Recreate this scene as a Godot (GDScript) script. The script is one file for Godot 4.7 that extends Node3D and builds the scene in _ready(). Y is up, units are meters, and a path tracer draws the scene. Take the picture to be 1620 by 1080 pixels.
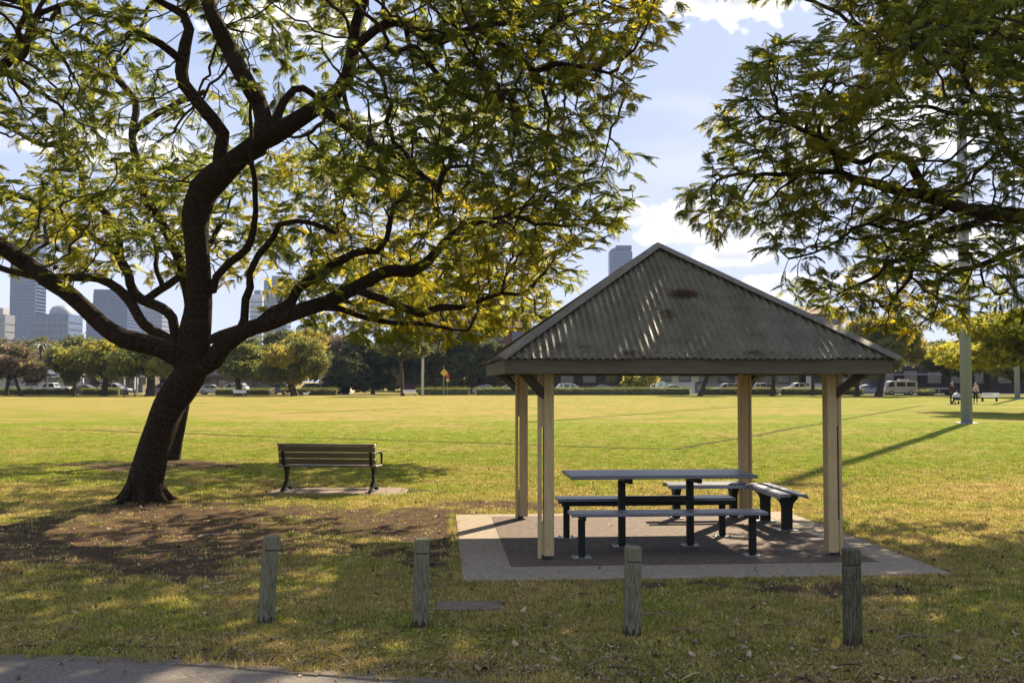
extends Node3D
# A park in the afternoon: a picnic shelter, two big feathery trees, a playing field and a city skyline.
# x runs right, y up, -z away from the viewer; metres.

const GROUND := -0.03
const SUN_TURN := 30.0
const SUN_HIGH := 37.0

const TREE_A := [
	[-1, [-5.72,-0.12,-15.70,0.392, -5.72,-0.01,-15.70,0.343, -5.72,0.11,-15.70,0.304, -5.67,0.39,-15.69,0.280, -5.60,0.73,-15.69,0.265, -5.48,1.13,-15.69,0.260, -5.36,1.48,-15.68,0.261, -5.17,1.77,-15.68,0.266, -5.02,1.99,-15.68,0.266, -4.93,2.26,-15.67,0.236, -4.90,2.50,-15.67,0.207, -4.87,2.80,-15.67,0.197, -4.87,3.10,-15.67,0.197, -4.89,3.59,-15.66,0.197, -4.93,4.09,-15.66,0.207, -4.95,4.48,-15.65,0.222, -4.84,4.83,-15.65,0.237, -4.62,5.10,-15.65,0.238, -4.26,5.41,-15.64,0.178, -3.96,5.63,-15.64,0.158, -3.74,5.74,-15.64,0.159, -3.37,5.97,-15.63,0.149, -3.07,6.16,-15.63,0.139, -2.78,6.37,-15.62,0.119, -2.58,6.69,-15.62,0.109, -2.50,7.12,-15.62,0.109, -2.46,7.47,-15.61,0.099, -2.34,7.88,-15.61,0.089, -2.24,8.28,-15.60,0.070, -2.19,8.78,-15.60,0.050]],
	[0, [-4.22,5.40,-15.60,0.168, -4.02,5.56,-15.67,0.169, -3.96,5.85,-15.75,0.155, -4.05,6.26,-15.85,0.151, -4.34,6.82,-16.00,0.152, -4.62,7.32,-16.13,0.144, -4.86,7.78,-16.25,0.134, -5.03,8.16,-16.35,0.125, -5.16,8.63,-16.46,0.105, -5.41,9.22,-16.60,0.064]],
	[0, [-4.69,5.07,-15.60,0.158, -4.61,5.31,-15.55,0.128, -4.54,5.76,-15.46,0.113, -4.66,5.95,-15.42,0.108, -4.87,6.20,-15.35,0.107, -5.05,6.44,-15.29,0.107, -5.08,6.81,-15.22,0.106, -5.02,7.05,-15.17,0.101, -4.97,7.30,-15.12,0.087, -5.05,7.52,-15.07,0.077, -5.35,7.69,-15.00,0.057, -5.75,7.89,-14.90,0.038]],
	[2, [-5.04,6.87,-15.10,0.067, -5.33,7.00,-14.97,0.062, -5.54,7.09,-14.87,0.052, -5.70,7.16,-14.80,0.042, -5.81,7.34,-14.71,0.037, -5.95,7.53,-14.60,0.028]],
	[0, [-5.00,2.03,-15.70,0.177, -5.16,2.23,-15.66,0.177, -5.46,2.40,-15.61,0.167, -5.96,2.53,-15.53,0.156, -6.20,2.66,-15.49,0.146, -6.48,2.91,-15.44,0.141, -6.78,3.20,-15.37,0.136, -7.05,3.39,-15.32,0.135, -7.31,3.58,-15.27,0.135, -7.58,3.76,-15.22,0.130, -7.76,3.92,-15.18,0.125, -8.11,4.18,-15.12,0.115, -8.50,4.52,-15.03,0.104, -8.70,5.03,-14.95,0.095, -8.52,5.63,-14.86,0.089, -8.05,6.17,-14.75,0.084, -7.54,6.55,-14.66,0.084, -7.21,6.81,-14.60,0.084, -7.02,7.00,-14.55,0.083, -7.03,7.27,-14.51,0.074, -7.04,7.58,-14.46,0.065, -7.06,7.97,-14.40,0.046]],
	[4, [-6.99,6.98,-14.50,0.055, -6.97,7.31,-14.63,0.047, -6.76,7.47,-14.75,0.038, -6.50,7.65,-14.90,0.028]],
	[0, [-4.85,2.06,-15.70,0.168, -4.65,2.23,-15.65,0.167, -4.48,2.43,-15.60,0.152, -4.23,2.60,-15.55,0.137, -3.92,2.72,-15.48,0.131, -3.59,2.81,-15.42,0.126, -3.21,2.94,-15.34,0.125, -2.85,3.07,-15.27,0.120, -2.59,3.18,-15.21,0.115, -2.39,3.29,-15.17,0.110, -2.09,3.43,-15.10,0.100, -1.77,3.52,-15.04,0.095, -1.48,3.50,-14.98,0.099, -1.29,3.61,-14.94,0.085, -1.13,3.79,-14.89,0.066, -0.96,4.00,-14.83,0.056, -0.77,4.15,-14.78,0.047, -0.34,4.23,-14.69,0.032, 0.09,4.33,-14.60,0.023]],
	[6, [-2.35,3.27,-15.10,0.076, -2.19,3.20,-15.12,0.071, -1.94,3.12,-15.15,0.072, -1.62,2.99,-15.19,0.072, -1.37,2.90,-15.22,0.077, -1.08,3.00,-15.25,0.067, -0.80,3.01,-15.28,0.053, -0.55,3.10,-15.31,0.043, -0.16,3.24,-15.35,0.034, 0.29,3.17,-15.40,0.024]],
	[6, [-2.98,3.02,-15.30,0.067, -2.63,2.99,-15.47,0.054, -2.33,2.88,-15.61,0.049, -1.86,2.79,-15.83,0.045, -1.38,2.79,-16.04,0.040, -0.95,2.72,-16.22,0.031, -0.52,2.72,-16.40,0.021]],
	[6, [-4.04,2.69,-15.50,0.097, -3.73,2.93,-15.60,0.093, -3.43,3.10,-15.69,0.089, -3.33,3.30,-15.74,0.084, -3.09,3.51,-15.82,0.085, -2.71,3.76,-15.93,0.080, -2.52,3.89,-15.98,0.071, -2.33,3.97,-16.03,0.071, -2.16,3.94,-16.07,0.056, -2.01,4.15,-16.13,0.051, -1.95,4.52,-16.22,0.041, -1.91,4.90,-16.30,0.031]],
	[6, [-4.25,2.61,-15.60,0.088, -4.16,2.84,-15.54,0.078, -4.12,3.15,-15.47,0.073, -4.01,3.32,-15.42,0.068, -4.03,3.53,-15.37,0.058, -3.86,3.81,-15.29,0.058, -3.62,4.05,-15.21,0.053, -3.51,4.24,-15.15,0.048, -3.21,4.27,-15.08,0.043, -2.81,4.18,-14.99,0.038, -2.49,4.00,-14.90,0.028]],
	[0, [-4.79,3.19,-15.60,0.088, -4.67,3.31,-15.57,0.074, -4.62,3.51,-15.54,0.069, -4.42,3.74,-15.49,0.068, -4.16,3.96,-15.43,0.063, -4.01,4.24,-15.38,0.058, -3.96,4.53,-15.33,0.048, -3.91,4.93,-15.26,0.048, -3.96,5.37,-15.18,0.038, -4.00,5.99,-15.07,0.029, -3.94,6.39,-15.00,0.019]],
	[0, [-2.99,6.00,-15.10,0.105, -2.54,5.82,-14.83,0.089, -2.15,5.49,-14.54,0.083, -1.90,5.27,-14.34,0.073, -1.68,5.20,-14.20,0.058, -1.49,5.02,-14.05,0.053, -1.27,4.82,-13.86,0.044, -0.95,4.57,-13.60,0.030]],
	[0, [-2.39,7.03,-14.90,0.085, -2.11,7.29,-14.71,0.075, -1.76,7.39,-14.54,0.074, -1.37,7.14,-14.34,0.082, -1.08,7.01,-14.20,0.081, -0.85,7.06,-14.09,0.072, -0.58,7.11,-13.95,0.071, -0.09,7.09,-13.70,0.061, 0.34,7.12,-13.47,0.052, 0.84,7.16,-13.20,0.034]],
	[13, [-0.59,6.97,-13.60,0.052, -0.30,6.91,-13.60,0.052, 0.03,6.75,-13.60,0.052, 0.20,6.60,-13.60,0.052, 0.37,6.52,-13.60,0.052, 0.67,6.55,-13.60,0.043, 1.04,6.47,-13.60,0.030, 1.43,6.40,-13.60,0.026, 1.81,6.23,-13.60,0.017]],
	[13, [-1.70,7.34,-14.40,0.055, -1.60,7.14,-14.30,0.050, -1.53,6.90,-14.19,0.050, -1.31,6.67,-14.04,0.045, -1.08,6.40,-13.88,0.044, -0.83,6.19,-13.71,0.039, -0.56,5.96,-13.53,0.030, -0.17,5.79,-13.30,0.021]],
	[14, [0.04,6.78,-13.70,0.044, 0.26,6.99,-13.77,0.039, 0.62,7.25,-13.88,0.035, 1.07,7.53,-14.00,0.027]],
	[0, [-3.94,5.72,-15.60,0.109, -3.76,6.23,-16.03,0.081, -3.67,6.56,-16.28,0.072, -3.46,6.73,-16.52,0.063, -3.11,6.58,-16.93,0.054, -2.91,7.08,-17.30,0.044]],
]
const TREE_B := [
	[-1, [-8.12,-0.13,-24.30,0.228, -8.15,0.00,-24.30,0.182, -8.08,0.41,-24.30,0.152, -7.96,1.02,-24.30,0.145, -7.87,1.78,-24.30,0.145, -7.90,2.31,-24.30,0.153, -8.05,2.69,-24.30,0.168]],
	[0, [-8.01,2.60,-24.30,0.153, -8.19,2.83,-24.26,0.145, -8.48,3.00,-24.22,0.137, -8.82,3.24,-24.17,0.137, -9.13,3.70,-24.10,0.129, -9.43,4.09,-24.04,0.121, -9.82,4.32,-23.98,0.113, -10.29,4.36,-23.92,0.106, -11.20,4.36,-23.80,0.097, -11.74,4.47,-23.73,0.082, -12.09,4.56,-23.69,0.075, -12.65,4.91,-23.60,0.060]],
	[0, [-8.03,2.65,-24.30,0.153, -8.15,3.00,-24.32,0.138, -8.22,3.42,-24.34,0.138, -8.48,3.66,-24.35,0.138, -8.90,3.83,-24.38,0.130, -9.17,4.05,-24.39,0.131, -9.27,4.44,-24.41,0.123, -9.50,4.81,-24.43,0.116, -9.83,5.17,-24.45,0.108, -10.24,5.37,-24.48,0.093, -10.67,5.75,-24.50,0.093, -11.11,5.96,-24.52,0.085, -11.64,6.27,-24.55,0.070, -12.12,6.42,-24.58,0.062, -12.60,6.60,-24.60,0.047]],
	[2, [-9.43,4.76,-24.40,0.100, -9.57,5.43,-24.47,0.093, -9.75,5.80,-24.51,0.093, -9.97,6.07,-24.54,0.093, -10.36,6.28,-24.58,0.085, -10.64,6.71,-24.63,0.086, -10.72,7.13,-24.67,0.086, -10.95,7.56,-24.71,0.078, -11.29,7.73,-24.75,0.071, -11.78,7.79,-24.79,0.063, -12.23,8.02,-24.84,0.055, -12.79,8.35,-24.90,0.047]],
	[2, [-8.88,3.84,-24.40,0.108, -8.68,4.06,-24.49,0.108, -8.41,4.26,-24.60,0.101, -8.17,4.48,-24.70,0.093, -7.91,4.83,-24.83,0.094, -7.57,5.24,-24.99,0.079, -7.29,5.91,-25.20,0.064]],
	[4, [-8.55,4.19,-24.60,0.077, -8.74,4.58,-24.73,0.070, -8.83,4.99,-24.86,0.063, -8.96,5.52,-25.03,0.055, -9.10,6.07,-25.20,0.048]],
	[0, [-7.94,2.62,-24.20,0.137, -7.86,3.30,-24.13,0.137, -7.80,3.90,-24.07,0.136, -7.91,4.55,-24.01,0.129, -8.20,5.21,-23.93,0.121, -8.48,5.85,-23.86,0.121, -8.69,6.14,-23.82,0.113, -8.91,6.93,-23.74,0.105, -9.02,7.73,-23.66,0.097, -8.98,8.11,-23.62,0.090, -9.02,8.61,-23.57,0.090, -9.30,8.99,-23.52,0.082, -9.50,9.48,-23.46,0.075, -9.93,9.86,-23.40,0.067, -10.40,10.14,-23.34,0.059, -10.78,10.27,-23.30,0.044]],
	[6, [-8.99,7.73,-23.60,0.082, -8.72,7.99,-23.73,0.090, -8.43,8.28,-23.87,0.091, -7.95,8.70,-24.08,0.084, -7.40,9.02,-24.30,0.062]],
	[0, [-7.94,2.54,-24.30,0.137, -7.36,2.85,-24.39,0.123, -6.70,3.16,-24.48,0.108, -6.03,3.40,-24.58,0.108, -5.28,3.56,-24.68,0.093, -4.52,3.96,-24.78,0.078, -3.76,4.44,-24.90,0.071, -2.99,4.69,-25.00,0.063]],
	[8, [-6.03,3.40,-24.60,0.093, -5.64,3.81,-24.88,0.078, -5.25,4.48,-25.25,0.072, -5.00,5.16,-25.58,0.065, -4.60,6.04,-26.00,0.057]],
	[8, [-4.53,3.93,-24.80,0.070, -3.78,3.82,-25.02,0.063, -2.87,4.00,-25.29,0.056, -1.77,4.19,-25.60,0.048]],
]
const TREE_C := [
	[-1, [10.88,-0.16,-16.60,0.352, 10.86,-0.00,-16.59,0.280, 10.77,0.88,-16.55,0.249, 10.75,1.92,-16.50,0.238, 10.64,2.74,-16.46,0.228, 10.45,3.57,-16.42,0.207, 10.24,4.19,-16.39,0.186, 10.13,5.01,-16.35,0.165, 10.18,6.04,-16.30,0.145, 10.22,7.07,-16.25,0.114, 10.11,8.10,-16.20,0.093]],
	[0, [10.23,3.85,-16.20,0.153, 9.73,4.22,-16.06,0.147, 9.15,4.41,-15.93,0.141, 8.58,4.47,-15.81,0.140, 8.02,4.50,-15.68,0.139, 7.44,4.54,-15.55,0.133, 7.11,4.56,-15.48,0.127, 6.85,4.64,-15.41,0.117, 6.60,4.74,-15.35,0.102, 6.34,4.80,-15.29,0.092, 6.09,4.81,-15.23,0.087, 5.83,4.89,-15.17,0.086, 5.53,4.92,-15.09,0.076, 5.22,4.98,-15.02,0.071, 5.00,5.06,-14.96,0.062, 4.87,5.30,-14.89,0.052, 4.72,5.54,-14.82,0.047, 4.39,5.67,-14.73,0.042, 4.24,5.76,-14.68,0.037, 3.98,5.94,-14.60,0.028]],
	[1, [5.01,4.98,-14.80,0.056, 4.73,5.06,-14.71,0.047, 4.47,5.03,-14.64,0.042, 4.12,4.96,-14.53,0.037, 3.74,4.95,-14.42,0.032, 3.35,4.85,-14.30,0.023]],
	[1, [6.71,4.60,-15.10,0.091, 6.56,4.76,-15.14,0.086, 6.48,5.00,-15.19,0.082, 6.38,5.21,-15.24,0.077, 6.23,5.36,-15.28,0.068, 5.97,5.42,-15.33,0.063, 5.73,5.43,-15.38,0.058, 5.56,5.34,-15.42,0.059, 5.24,5.50,-15.49,0.049, 4.98,5.73,-15.56,0.039, 4.96,5.97,-15.60,0.040, 5.04,6.22,-15.64,0.035, 5.19,6.51,-15.70,0.030]],
	[1, [7.54,4.47,-15.30,0.072, 7.18,4.33,-15.21,0.067, 6.76,4.23,-15.11,0.062, 6.52,4.12,-15.04,0.057, 6.43,3.94,-14.99,0.057, 6.27,3.80,-14.94,0.047, 5.73,3.69,-14.81,0.042, 5.61,3.52,-14.75,0.037, 5.26,3.35,-14.66,0.032, 4.96,3.24,-14.57,0.023, 4.70,3.12,-14.50,0.018]],
	[4, [6.28,3.80,-14.90,0.038, 6.16,3.58,-15.03,0.033, 6.18,3.49,-15.08,0.033, 6.08,3.29,-15.20,0.029, 6.00,3.07,-15.31,0.024, 6.01,2.88,-15.40,0.019]],
	[1, [6.79,4.53,-15.10,0.048, 6.55,4.42,-15.02,0.043, 6.31,4.32,-14.95,0.042, 5.98,4.22,-14.86,0.038, 5.73,4.21,-14.78,0.037, 5.43,4.28,-14.69,0.032, 5.18,4.20,-14.61,0.028, 4.85,3.97,-14.49,0.023, 4.44,3.77,-14.36,0.018, 3.94,3.66,-14.20,0.018]],
	[0, [10.36,3.39,-16.20,0.092, 9.74,3.74,-16.09,0.081, 8.96,3.93,-15.97,0.070, 8.42,4.04,-15.88,0.060, 8.09,3.99,-15.83,0.055, 7.66,3.81,-15.76,0.050, 7.35,3.70,-15.71,0.045, 7.06,3.66,-15.66,0.039, 6.71,3.45,-15.60,0.029]],
	[0, [9.98,5.66,-16.00,0.111, 9.36,6.19,-15.70,0.090, 8.60,6.60,-15.38,0.078, 7.76,6.80,-15.08,0.067, 7.38,6.82,-14.94,0.066, 7.08,6.90,-14.82,0.057, 6.74,6.97,-14.69,0.051, 6.28,6.94,-14.53,0.046, 5.89,6.83,-14.38,0.037, 5.42,6.69,-14.20,0.027]],
	[0, [9.97,4.86,-16.10,0.102, 9.44,5.09,-16.22,0.082, 8.89,5.32,-16.34,0.072, 8.48,5.55,-16.43,0.073, 8.32,5.72,-16.47,0.068, 8.23,6.03,-16.53,0.068, 8.10,6.22,-16.57,0.063, 7.90,6.63,-16.65,0.053, 7.78,6.93,-16.71,0.048, 7.68,7.19,-16.76,0.043, 7.57,7.40,-16.80,0.032]],
	[9, [8.13,6.21,-16.60,0.053, 7.73,6.30,-16.47,0.047, 7.24,6.31,-16.31,0.041, 6.76,6.37,-16.15,0.036, 6.29,6.28,-16.00,0.030]],
	[0, [9.99,5.92,-16.00,0.101, 10.05,6.69,-15.66,0.080, 10.24,7.37,-15.32,0.059, 10.61,7.84,-15.00,0.048]],
	[0, [10.26,3.65,-16.20,0.123, 11.04,4.52,-16.49,0.104, 11.98,5.20,-16.76,0.085, 12.91,5.68,-17.00,0.065]],
]

# ---------------------------------------------------------------- geometry helper
class Geo:
	var v := PackedVector3Array()
	var n := PackedVector3Array()
	var uv := PackedVector2Array()
	var c := PackedColorArray()
	var ix := PackedInt32Array()
	var tint := Color(1, 1, 1)
	var colored := false

	func vert(p: Vector3, nn: Vector3, t := Vector2.ZERO) -> int:
		v.append(p); n.append(nn); uv.append(t)
		if colored:
			c.append(tint)
		return v.size() - 1

	func tri(a: int, b: int, d: int) -> void:   # counter-clockwise seen from outside
		ix.append(a); ix.append(d); ix.append(b)

	# a flat convex polygon, turned so that it faces away from `inside`
	func poly(pts: Array, inside: Vector3) -> void:
		var nn: Vector3 = (pts[1] - pts[0]).cross(pts[2] - pts[0])
		if nn.length_squared() < 1e-16 and pts.size() > 3:
			nn = (pts[2] - pts[0]).cross(pts[3] - pts[0])
		nn = nn.normalized()
		var mid := Vector3.ZERO
		for p in pts:
			mid += p
		mid /= pts.size()
		var flip := nn.dot(mid - inside) < 0.0
		if flip:
			nn = -nn
		var s := v.size()
		for p in pts:
			vert(p, nn, Vector2(p.x + p.z * 0.37, p.y + p.z * 0.61))
		for k in range(1, pts.size() - 1):
			if flip:
				tri(s, s + k + 1, s + k)
			else:
				tri(s, s + k, s + k + 1)

	# box with chamfered edges
	func box(mid: Vector3, size: Vector3, ch := 0.004, b := Basis.IDENTITY) -> void:
		var h := size * 0.5
		ch = minf(ch, minf(h.x, minf(h.y, h.z)) * 0.6)
		var q := {}
		for sx in [-1, 1]:
			for sy in [-1, 1]:
				for sz in [-1, 1]:
					var k := Vector3i(sx, sy, sz)
					q[k] = [mid + b * Vector3(sx * h.x, sy * (h.y - ch), sz * (h.z - ch)), mid + b * Vector3(sx * (h.x - ch), sy * h.y, sz * (h.z - ch)), mid + b * Vector3(sx * (h.x - ch), sy * (h.y - ch), sz * h.z)]
		for s in [-1, 1]:
			poly([q[Vector3i(s, -1, -1)][0], q[Vector3i(s, 1, -1)][0], q[Vector3i(s, 1, 1)][0], q[Vector3i(s, -1, 1)][0]], mid)
			poly([q[Vector3i(-1, s, -1)][1], q[Vector3i(1, s, -1)][1], q[Vector3i(1, s, 1)][1], q[Vector3i(-1, s, 1)][1]], mid)
			poly([q[Vector3i(-1, -1, s)][2], q[Vector3i(1, -1, s)][2], q[Vector3i(1, 1, s)][2], q[Vector3i(-1, 1, s)][2]], mid)
		if ch <= 0.0:
			return
		for s in [-1, 1]:
			for t in [-1, 1]:
				poly([q[Vector3i(-1, s, t)][1], q[Vector3i(1, s, t)][1], q[Vector3i(1, s, t)][2], q[Vector3i(-1, s, t)][2]], mid)
				poly([q[Vector3i(s, -1, t)][0], q[Vector3i(s, 1, t)][0], q[Vector3i(s, 1, t)][2], q[Vector3i(s, -1, t)][2]], mid)
				poly([q[Vector3i(s, t, -1)][0], q[Vector3i(s, t, 1)][0], q[Vector3i(s, t, 1)][1], q[Vector3i(s, t, -1)][1]], mid)
				for w in [-1, 1]:
					poly([q[Vector3i(s, t, w)][0], q[Vector3i(s, t, w)][1], q[Vector3i(s, t, w)][2]], mid)

	# a tube through points with a radius each; v of the uv runs along it in metres
	func tube(pts: PackedVector3Array, rad: PackedFloat32Array, sides := 8, lump := 0.0, seed_ := 0, cap := true) -> void:
		var m := pts.size()
		if m < 2:
			return
		var t0 := (pts[1] - pts[0]).normalized()
		var up := Vector3.UP if absf(t0.y) < 0.9 else Vector3.RIGHT
		var side := t0.cross(up).normalized()
		var along := 0.0
		var s := v.size()
		var reps := maxf(1.0, roundf(TAU * rad[0] / 0.6))
		for i in m:
			var t := (pts[mini(i + 1, m - 1)] - pts[maxi(i - 1, 0)]).normalized()
			side = (side - t * side.dot(t)).normalized()
			var o := t.cross(side)
			if i > 0:
				along += pts[i].distance_to(pts[i - 1])
			for k in sides + 1:
				var a := TAU * k / sides
				var d := side * cos(a) + o * sin(a)
				var r := rad[i]
				if lump > 0.0:
					r *= 1.0 + lump * (sin(a * 3.0 + seed_ + along * 1.7) * 0.5 + sin(a * 5.0 + seed_ * 2.0 - along * 2.3) * 0.3 + sin(a * 2.0 + along * 4.1 + seed_) * 0.35)
				vert(pts[i] + d * r, d, Vector2(reps * k / sides, along / 0.6))
		for i in m - 1:
			for k in sides:
				var a := s + i * (sides + 1) + k
				var b := a + 1
				var e := a + sides + 1
				tri(a, b, e + 1)
				tri(a, e + 1, e)
		if cap:
			for e in [0, m - 1]:
				var row: int = s + e * (sides + 1)
				var fan := []
				for k in sides:
					fan.append(v[row + k])
				poly(fan, pts[1] if e == 0 else pts[m - 2])

	# outline (x, y) swept along z from -half to half
	func prism(outline: PackedVector2Array, half: float, tr := Transform3D.IDENTITY) -> void:
		var tri_ := Geometry2D.triangulate_polygon(outline)
		var area := 0.0
		for i in outline.size():
			area += outline[i].cross(outline[(i + 1) % outline.size()])
		for sz in [-1.0, 1.0]:
			var s := v.size()
			var nn := tr.basis * Vector3(0, 0, sz)
			for p in outline:
				vert(tr * Vector3(p.x, p.y, half * sz), nn, p)
			for k in range(0, tri_.size(), 3):
				var a := outline[tri_[k]]
				var ccw := (outline[tri_[k + 1]] - a).cross(outline[tri_[k + 2]] - a) > 0.0
				if ccw == (sz > 0.0):
					tri(s + tri_[k], s + tri_[k + 1], s + tri_[k + 2])
				else:
					tri(s + tri_[k], s + tri_[k + 2], s + tri_[k + 1])
		for i in outline.size():
			var a := outline[i]
			var b := outline[(i + 1) % outline.size()]
			var out := Vector2(b.y - a.y, a.x - b.x) * (1.0 if area > 0.0 else -1.0)
			var mid := (a + b) * 0.5 - out
			poly([tr * Vector3(a.x, a.y, -half), tr * Vector3(b.x, b.y, -half), tr * Vector3(b.x, b.y, half), tr * Vector3(a.x, a.y, half)], tr * Vector3(mid.x, mid.y, 0))

	# (radius, height) profile turned about y
	func lathe(profile: PackedVector2Array, sides := 16, tr := Transform3D.IDENTITY) -> void:
		var s := v.size()
		var m := profile.size()
		for i in m:
			var t := (profile[mini(i + 1, m - 1)] - profile[maxi(i - 1, 0)]).normalized()
			for k in sides + 1:
				var a := TAU * k / sides
				vert(tr * Vector3(cos(a) * profile[i].x, profile[i].y, sin(a) * profile[i].x), (tr.basis * Vector3(cos(a) * t.y, -t.x, sin(a) * t.y)).normalized(), Vector2(float(k) / sides, profile[i].y))
		for i in m - 1:
			for k in sides:
				var a := s + i * (sides + 1) + k
				var e := a + sides + 1
				tri(a, e + 1, a + 1)
				tri(a, e, e + 1)

	func mesh() -> ArrayMesh:
		var arr := []
		arr.resize(Mesh.ARRAY_MAX)
		arr[Mesh.ARRAY_VERTEX] = v
		arr[Mesh.ARRAY_NORMAL] = n
		arr[Mesh.ARRAY_TEX_UV] = uv
		if colored:
			arr[Mesh.ARRAY_COLOR] = c
		arr[Mesh.ARRAY_INDEX] = ix
		var am := ArrayMesh.new()
		am.add_surface_from_arrays(Mesh.PRIMITIVE_TRIANGLES, arr)
		return am

# ---------------------------------------------------------------- nodes
var used := {}

func numbered(called: String) -> String:
	var k: int = used.get(called, 0)
	used[called] = k + 1
	return called if k == 0 else "%s_%03d" % [called, k]

func tag(o: Node, label: String, category: String, group := "") -> void:
	o.set_meta("label", label)
	o.set_meta("category", category)
	if group:
		o.set_meta("group", group)

func thing(called: String, label: String, category: String, at := Vector3.ZERO, turn := 0.0, group := "") -> Node3D:
	var o := Node3D.new()
	o.name = numbered(called)
	add_child(o)
	o.position = at
	o.rotation.y = turn
	tag(o, label, category, group)
	return o

func part(parent: Node, called: String, mesh: Mesh, m: Material, at := Vector3.ZERO) -> MeshInstance3D:
	var o := MeshInstance3D.new()
	o.name = called
	o.mesh = mesh
	o.material_override = m
	o.position = at
	parent.add_child(o, true)
	return o

func struct(called: String, mesh: Mesh, m: Material) -> MeshInstance3D:
	var o := part(self, called, mesh, m)
	o.set_meta("kind", "structure")
	return o

func boxm(mid: Vector3, size: Vector3, ch := 0.004, b := Basis.IDENTITY) -> ArrayMesh:
	var g := Geo.new()
	g.box(mid, size, ch, b)
	return g.mesh()

func many(parent: Node, called: String, mesh: Mesh, m: Material, xf: Array, cols: PackedColorArray) -> MultiMeshInstance3D:
	var mm := MultiMesh.new()
	mm.transform_format = MultiMesh.TRANSFORM_3D
	mm.use_colors = true
	mm.mesh = mesh
	mm.instance_count = xf.size()
	var buf := PackedFloat32Array()
	buf.resize(xf.size() * 16)
	var o := 0
	for i in xf.size():
		var t: Transform3D = xf[i]
		var b := t.basis
		buf[o] = b.x.x; buf[o + 1] = b.y.x; buf[o + 2] = b.z.x; buf[o + 3] = t.origin.x
		buf[o + 4] = b.x.y; buf[o + 5] = b.y.y; buf[o + 6] = b.z.y; buf[o + 7] = t.origin.y
		buf[o + 8] = b.x.z; buf[o + 9] = b.y.z; buf[o + 10] = b.z.z; buf[o + 11] = t.origin.z
		var c := cols[i]
		buf[o + 12] = c.r; buf[o + 13] = c.g; buf[o + 14] = c.b; buf[o + 15] = 1.0
		o += 16
	mm.buffer = buf
	var n := MultiMeshInstance3D.new()
	n.name = called
	n.multimesh = mm
	n.material_override = m
	n.set_meta("kind", "stuff")
	parent.add_child(n, true)
	return n

# ---------------------------------------------------------------- materials
func lin(r: float, g: float, b: float) -> Color:
	return Color(r, g, b).linear_to_srgb()

func mat(c: Color, rough := 0.8, metal := 0.0, spec := 0.5) -> StandardMaterial3D:   # c: real-world (linear) base colour
	var m := StandardMaterial3D.new()
	m.albedo_color = c.linear_to_srgb()
	m.roughness = rough
	m.metallic = metal
	m.metallic_specular = spec
	return m

func noise(seed_: int, freq: float, oct := 4, kind := FastNoiseLite.TYPE_SIMPLEX_SMOOTH) -> FastNoiseLite:
	var f := FastNoiseLite.new()
	f.seed = seed_
	f.frequency = freq
	f.noise_type = kind
	f.fractal_octaves = oct
	return f

# two noise layers through a ramp of [position, linear colour]; squash > 1 draws the pattern out along v
func ntex(seed_: int, size: int, f1: float, f2: float, share: float, ramp: Array, squash := 1, kind := FastNoiseLite.TYPE_SIMPLEX_SMOOTH) -> ImageTexture:
	return ImageTexture.create_from_image(nimg(seed_, size, f1, f2, share, ramp, squash, kind))

func nimg(seed_: int, size: int, f1: float, f2: float, share: float, ramp: Array, squash := 1, kind := FastNoiseLite.TYPE_SIMPLEX_SMOOTH) -> Image:
	var a := noise(seed_, f1, 4, kind).get_seamless_image(size, size / squash).get_data()
	var b := noise(seed_ + 7, f2, 3).get_seamless_image(size, size / squash).get_data()
	var pal := []
	for i in 256:
		var t := i / 255.0
		var k := 0
		while k < ramp.size() - 2 and t > ramp[k + 1][0]:
			k += 1
		var w := clampf((t - ramp[k][0]) / maxf(1e-4, ramp[k + 1][0] - ramp[k][0]), 0.0, 1.0)
		var c: Color = ramp[k][1].lerp(ramp[k + 1][1], w).linear_to_srgb()
		pal.append([int(clampf(c.r, 0, 1) * 255), int(clampf(c.g, 0, 1) * 255), int(clampf(c.b, 0, 1) * 255)])
	var h := size / squash
	var out := PackedByteArray()
	out.resize(size * h * 3)
	for i in size * h:
		var t := int(a[i] * (1.0 - share) + b[i] * share)
		var c: Array = pal[t]
		out[i * 3] = c[0]; out[i * 3 + 1] = c[1]; out[i * 3 + 2] = c[2]
	return Image.create_from_data(size, h, false, Image.FORMAT_RGB8, out)

func grey(a: float, b: float) -> Array:
	return [[0.0, Color(a, a, a)], [1.0, Color(b, b, b)]]

func rough_surface(m: StandardMaterial3D, tex: Texture2D, scale: Vector3, cm: float, height: Texture2D = null, world := true) -> StandardMaterial3D:
	m.albedo_texture = tex
	m.uv1_triplanar = true
	m.uv1_world_triplanar = world
	m.uv1_scale = scale
	if cm > 0.0:
		m.heightmap_enabled = true
		m.heightmap_texture = height if height else tex
		m.heightmap_scale = cm
	return m

var M := {}

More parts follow.
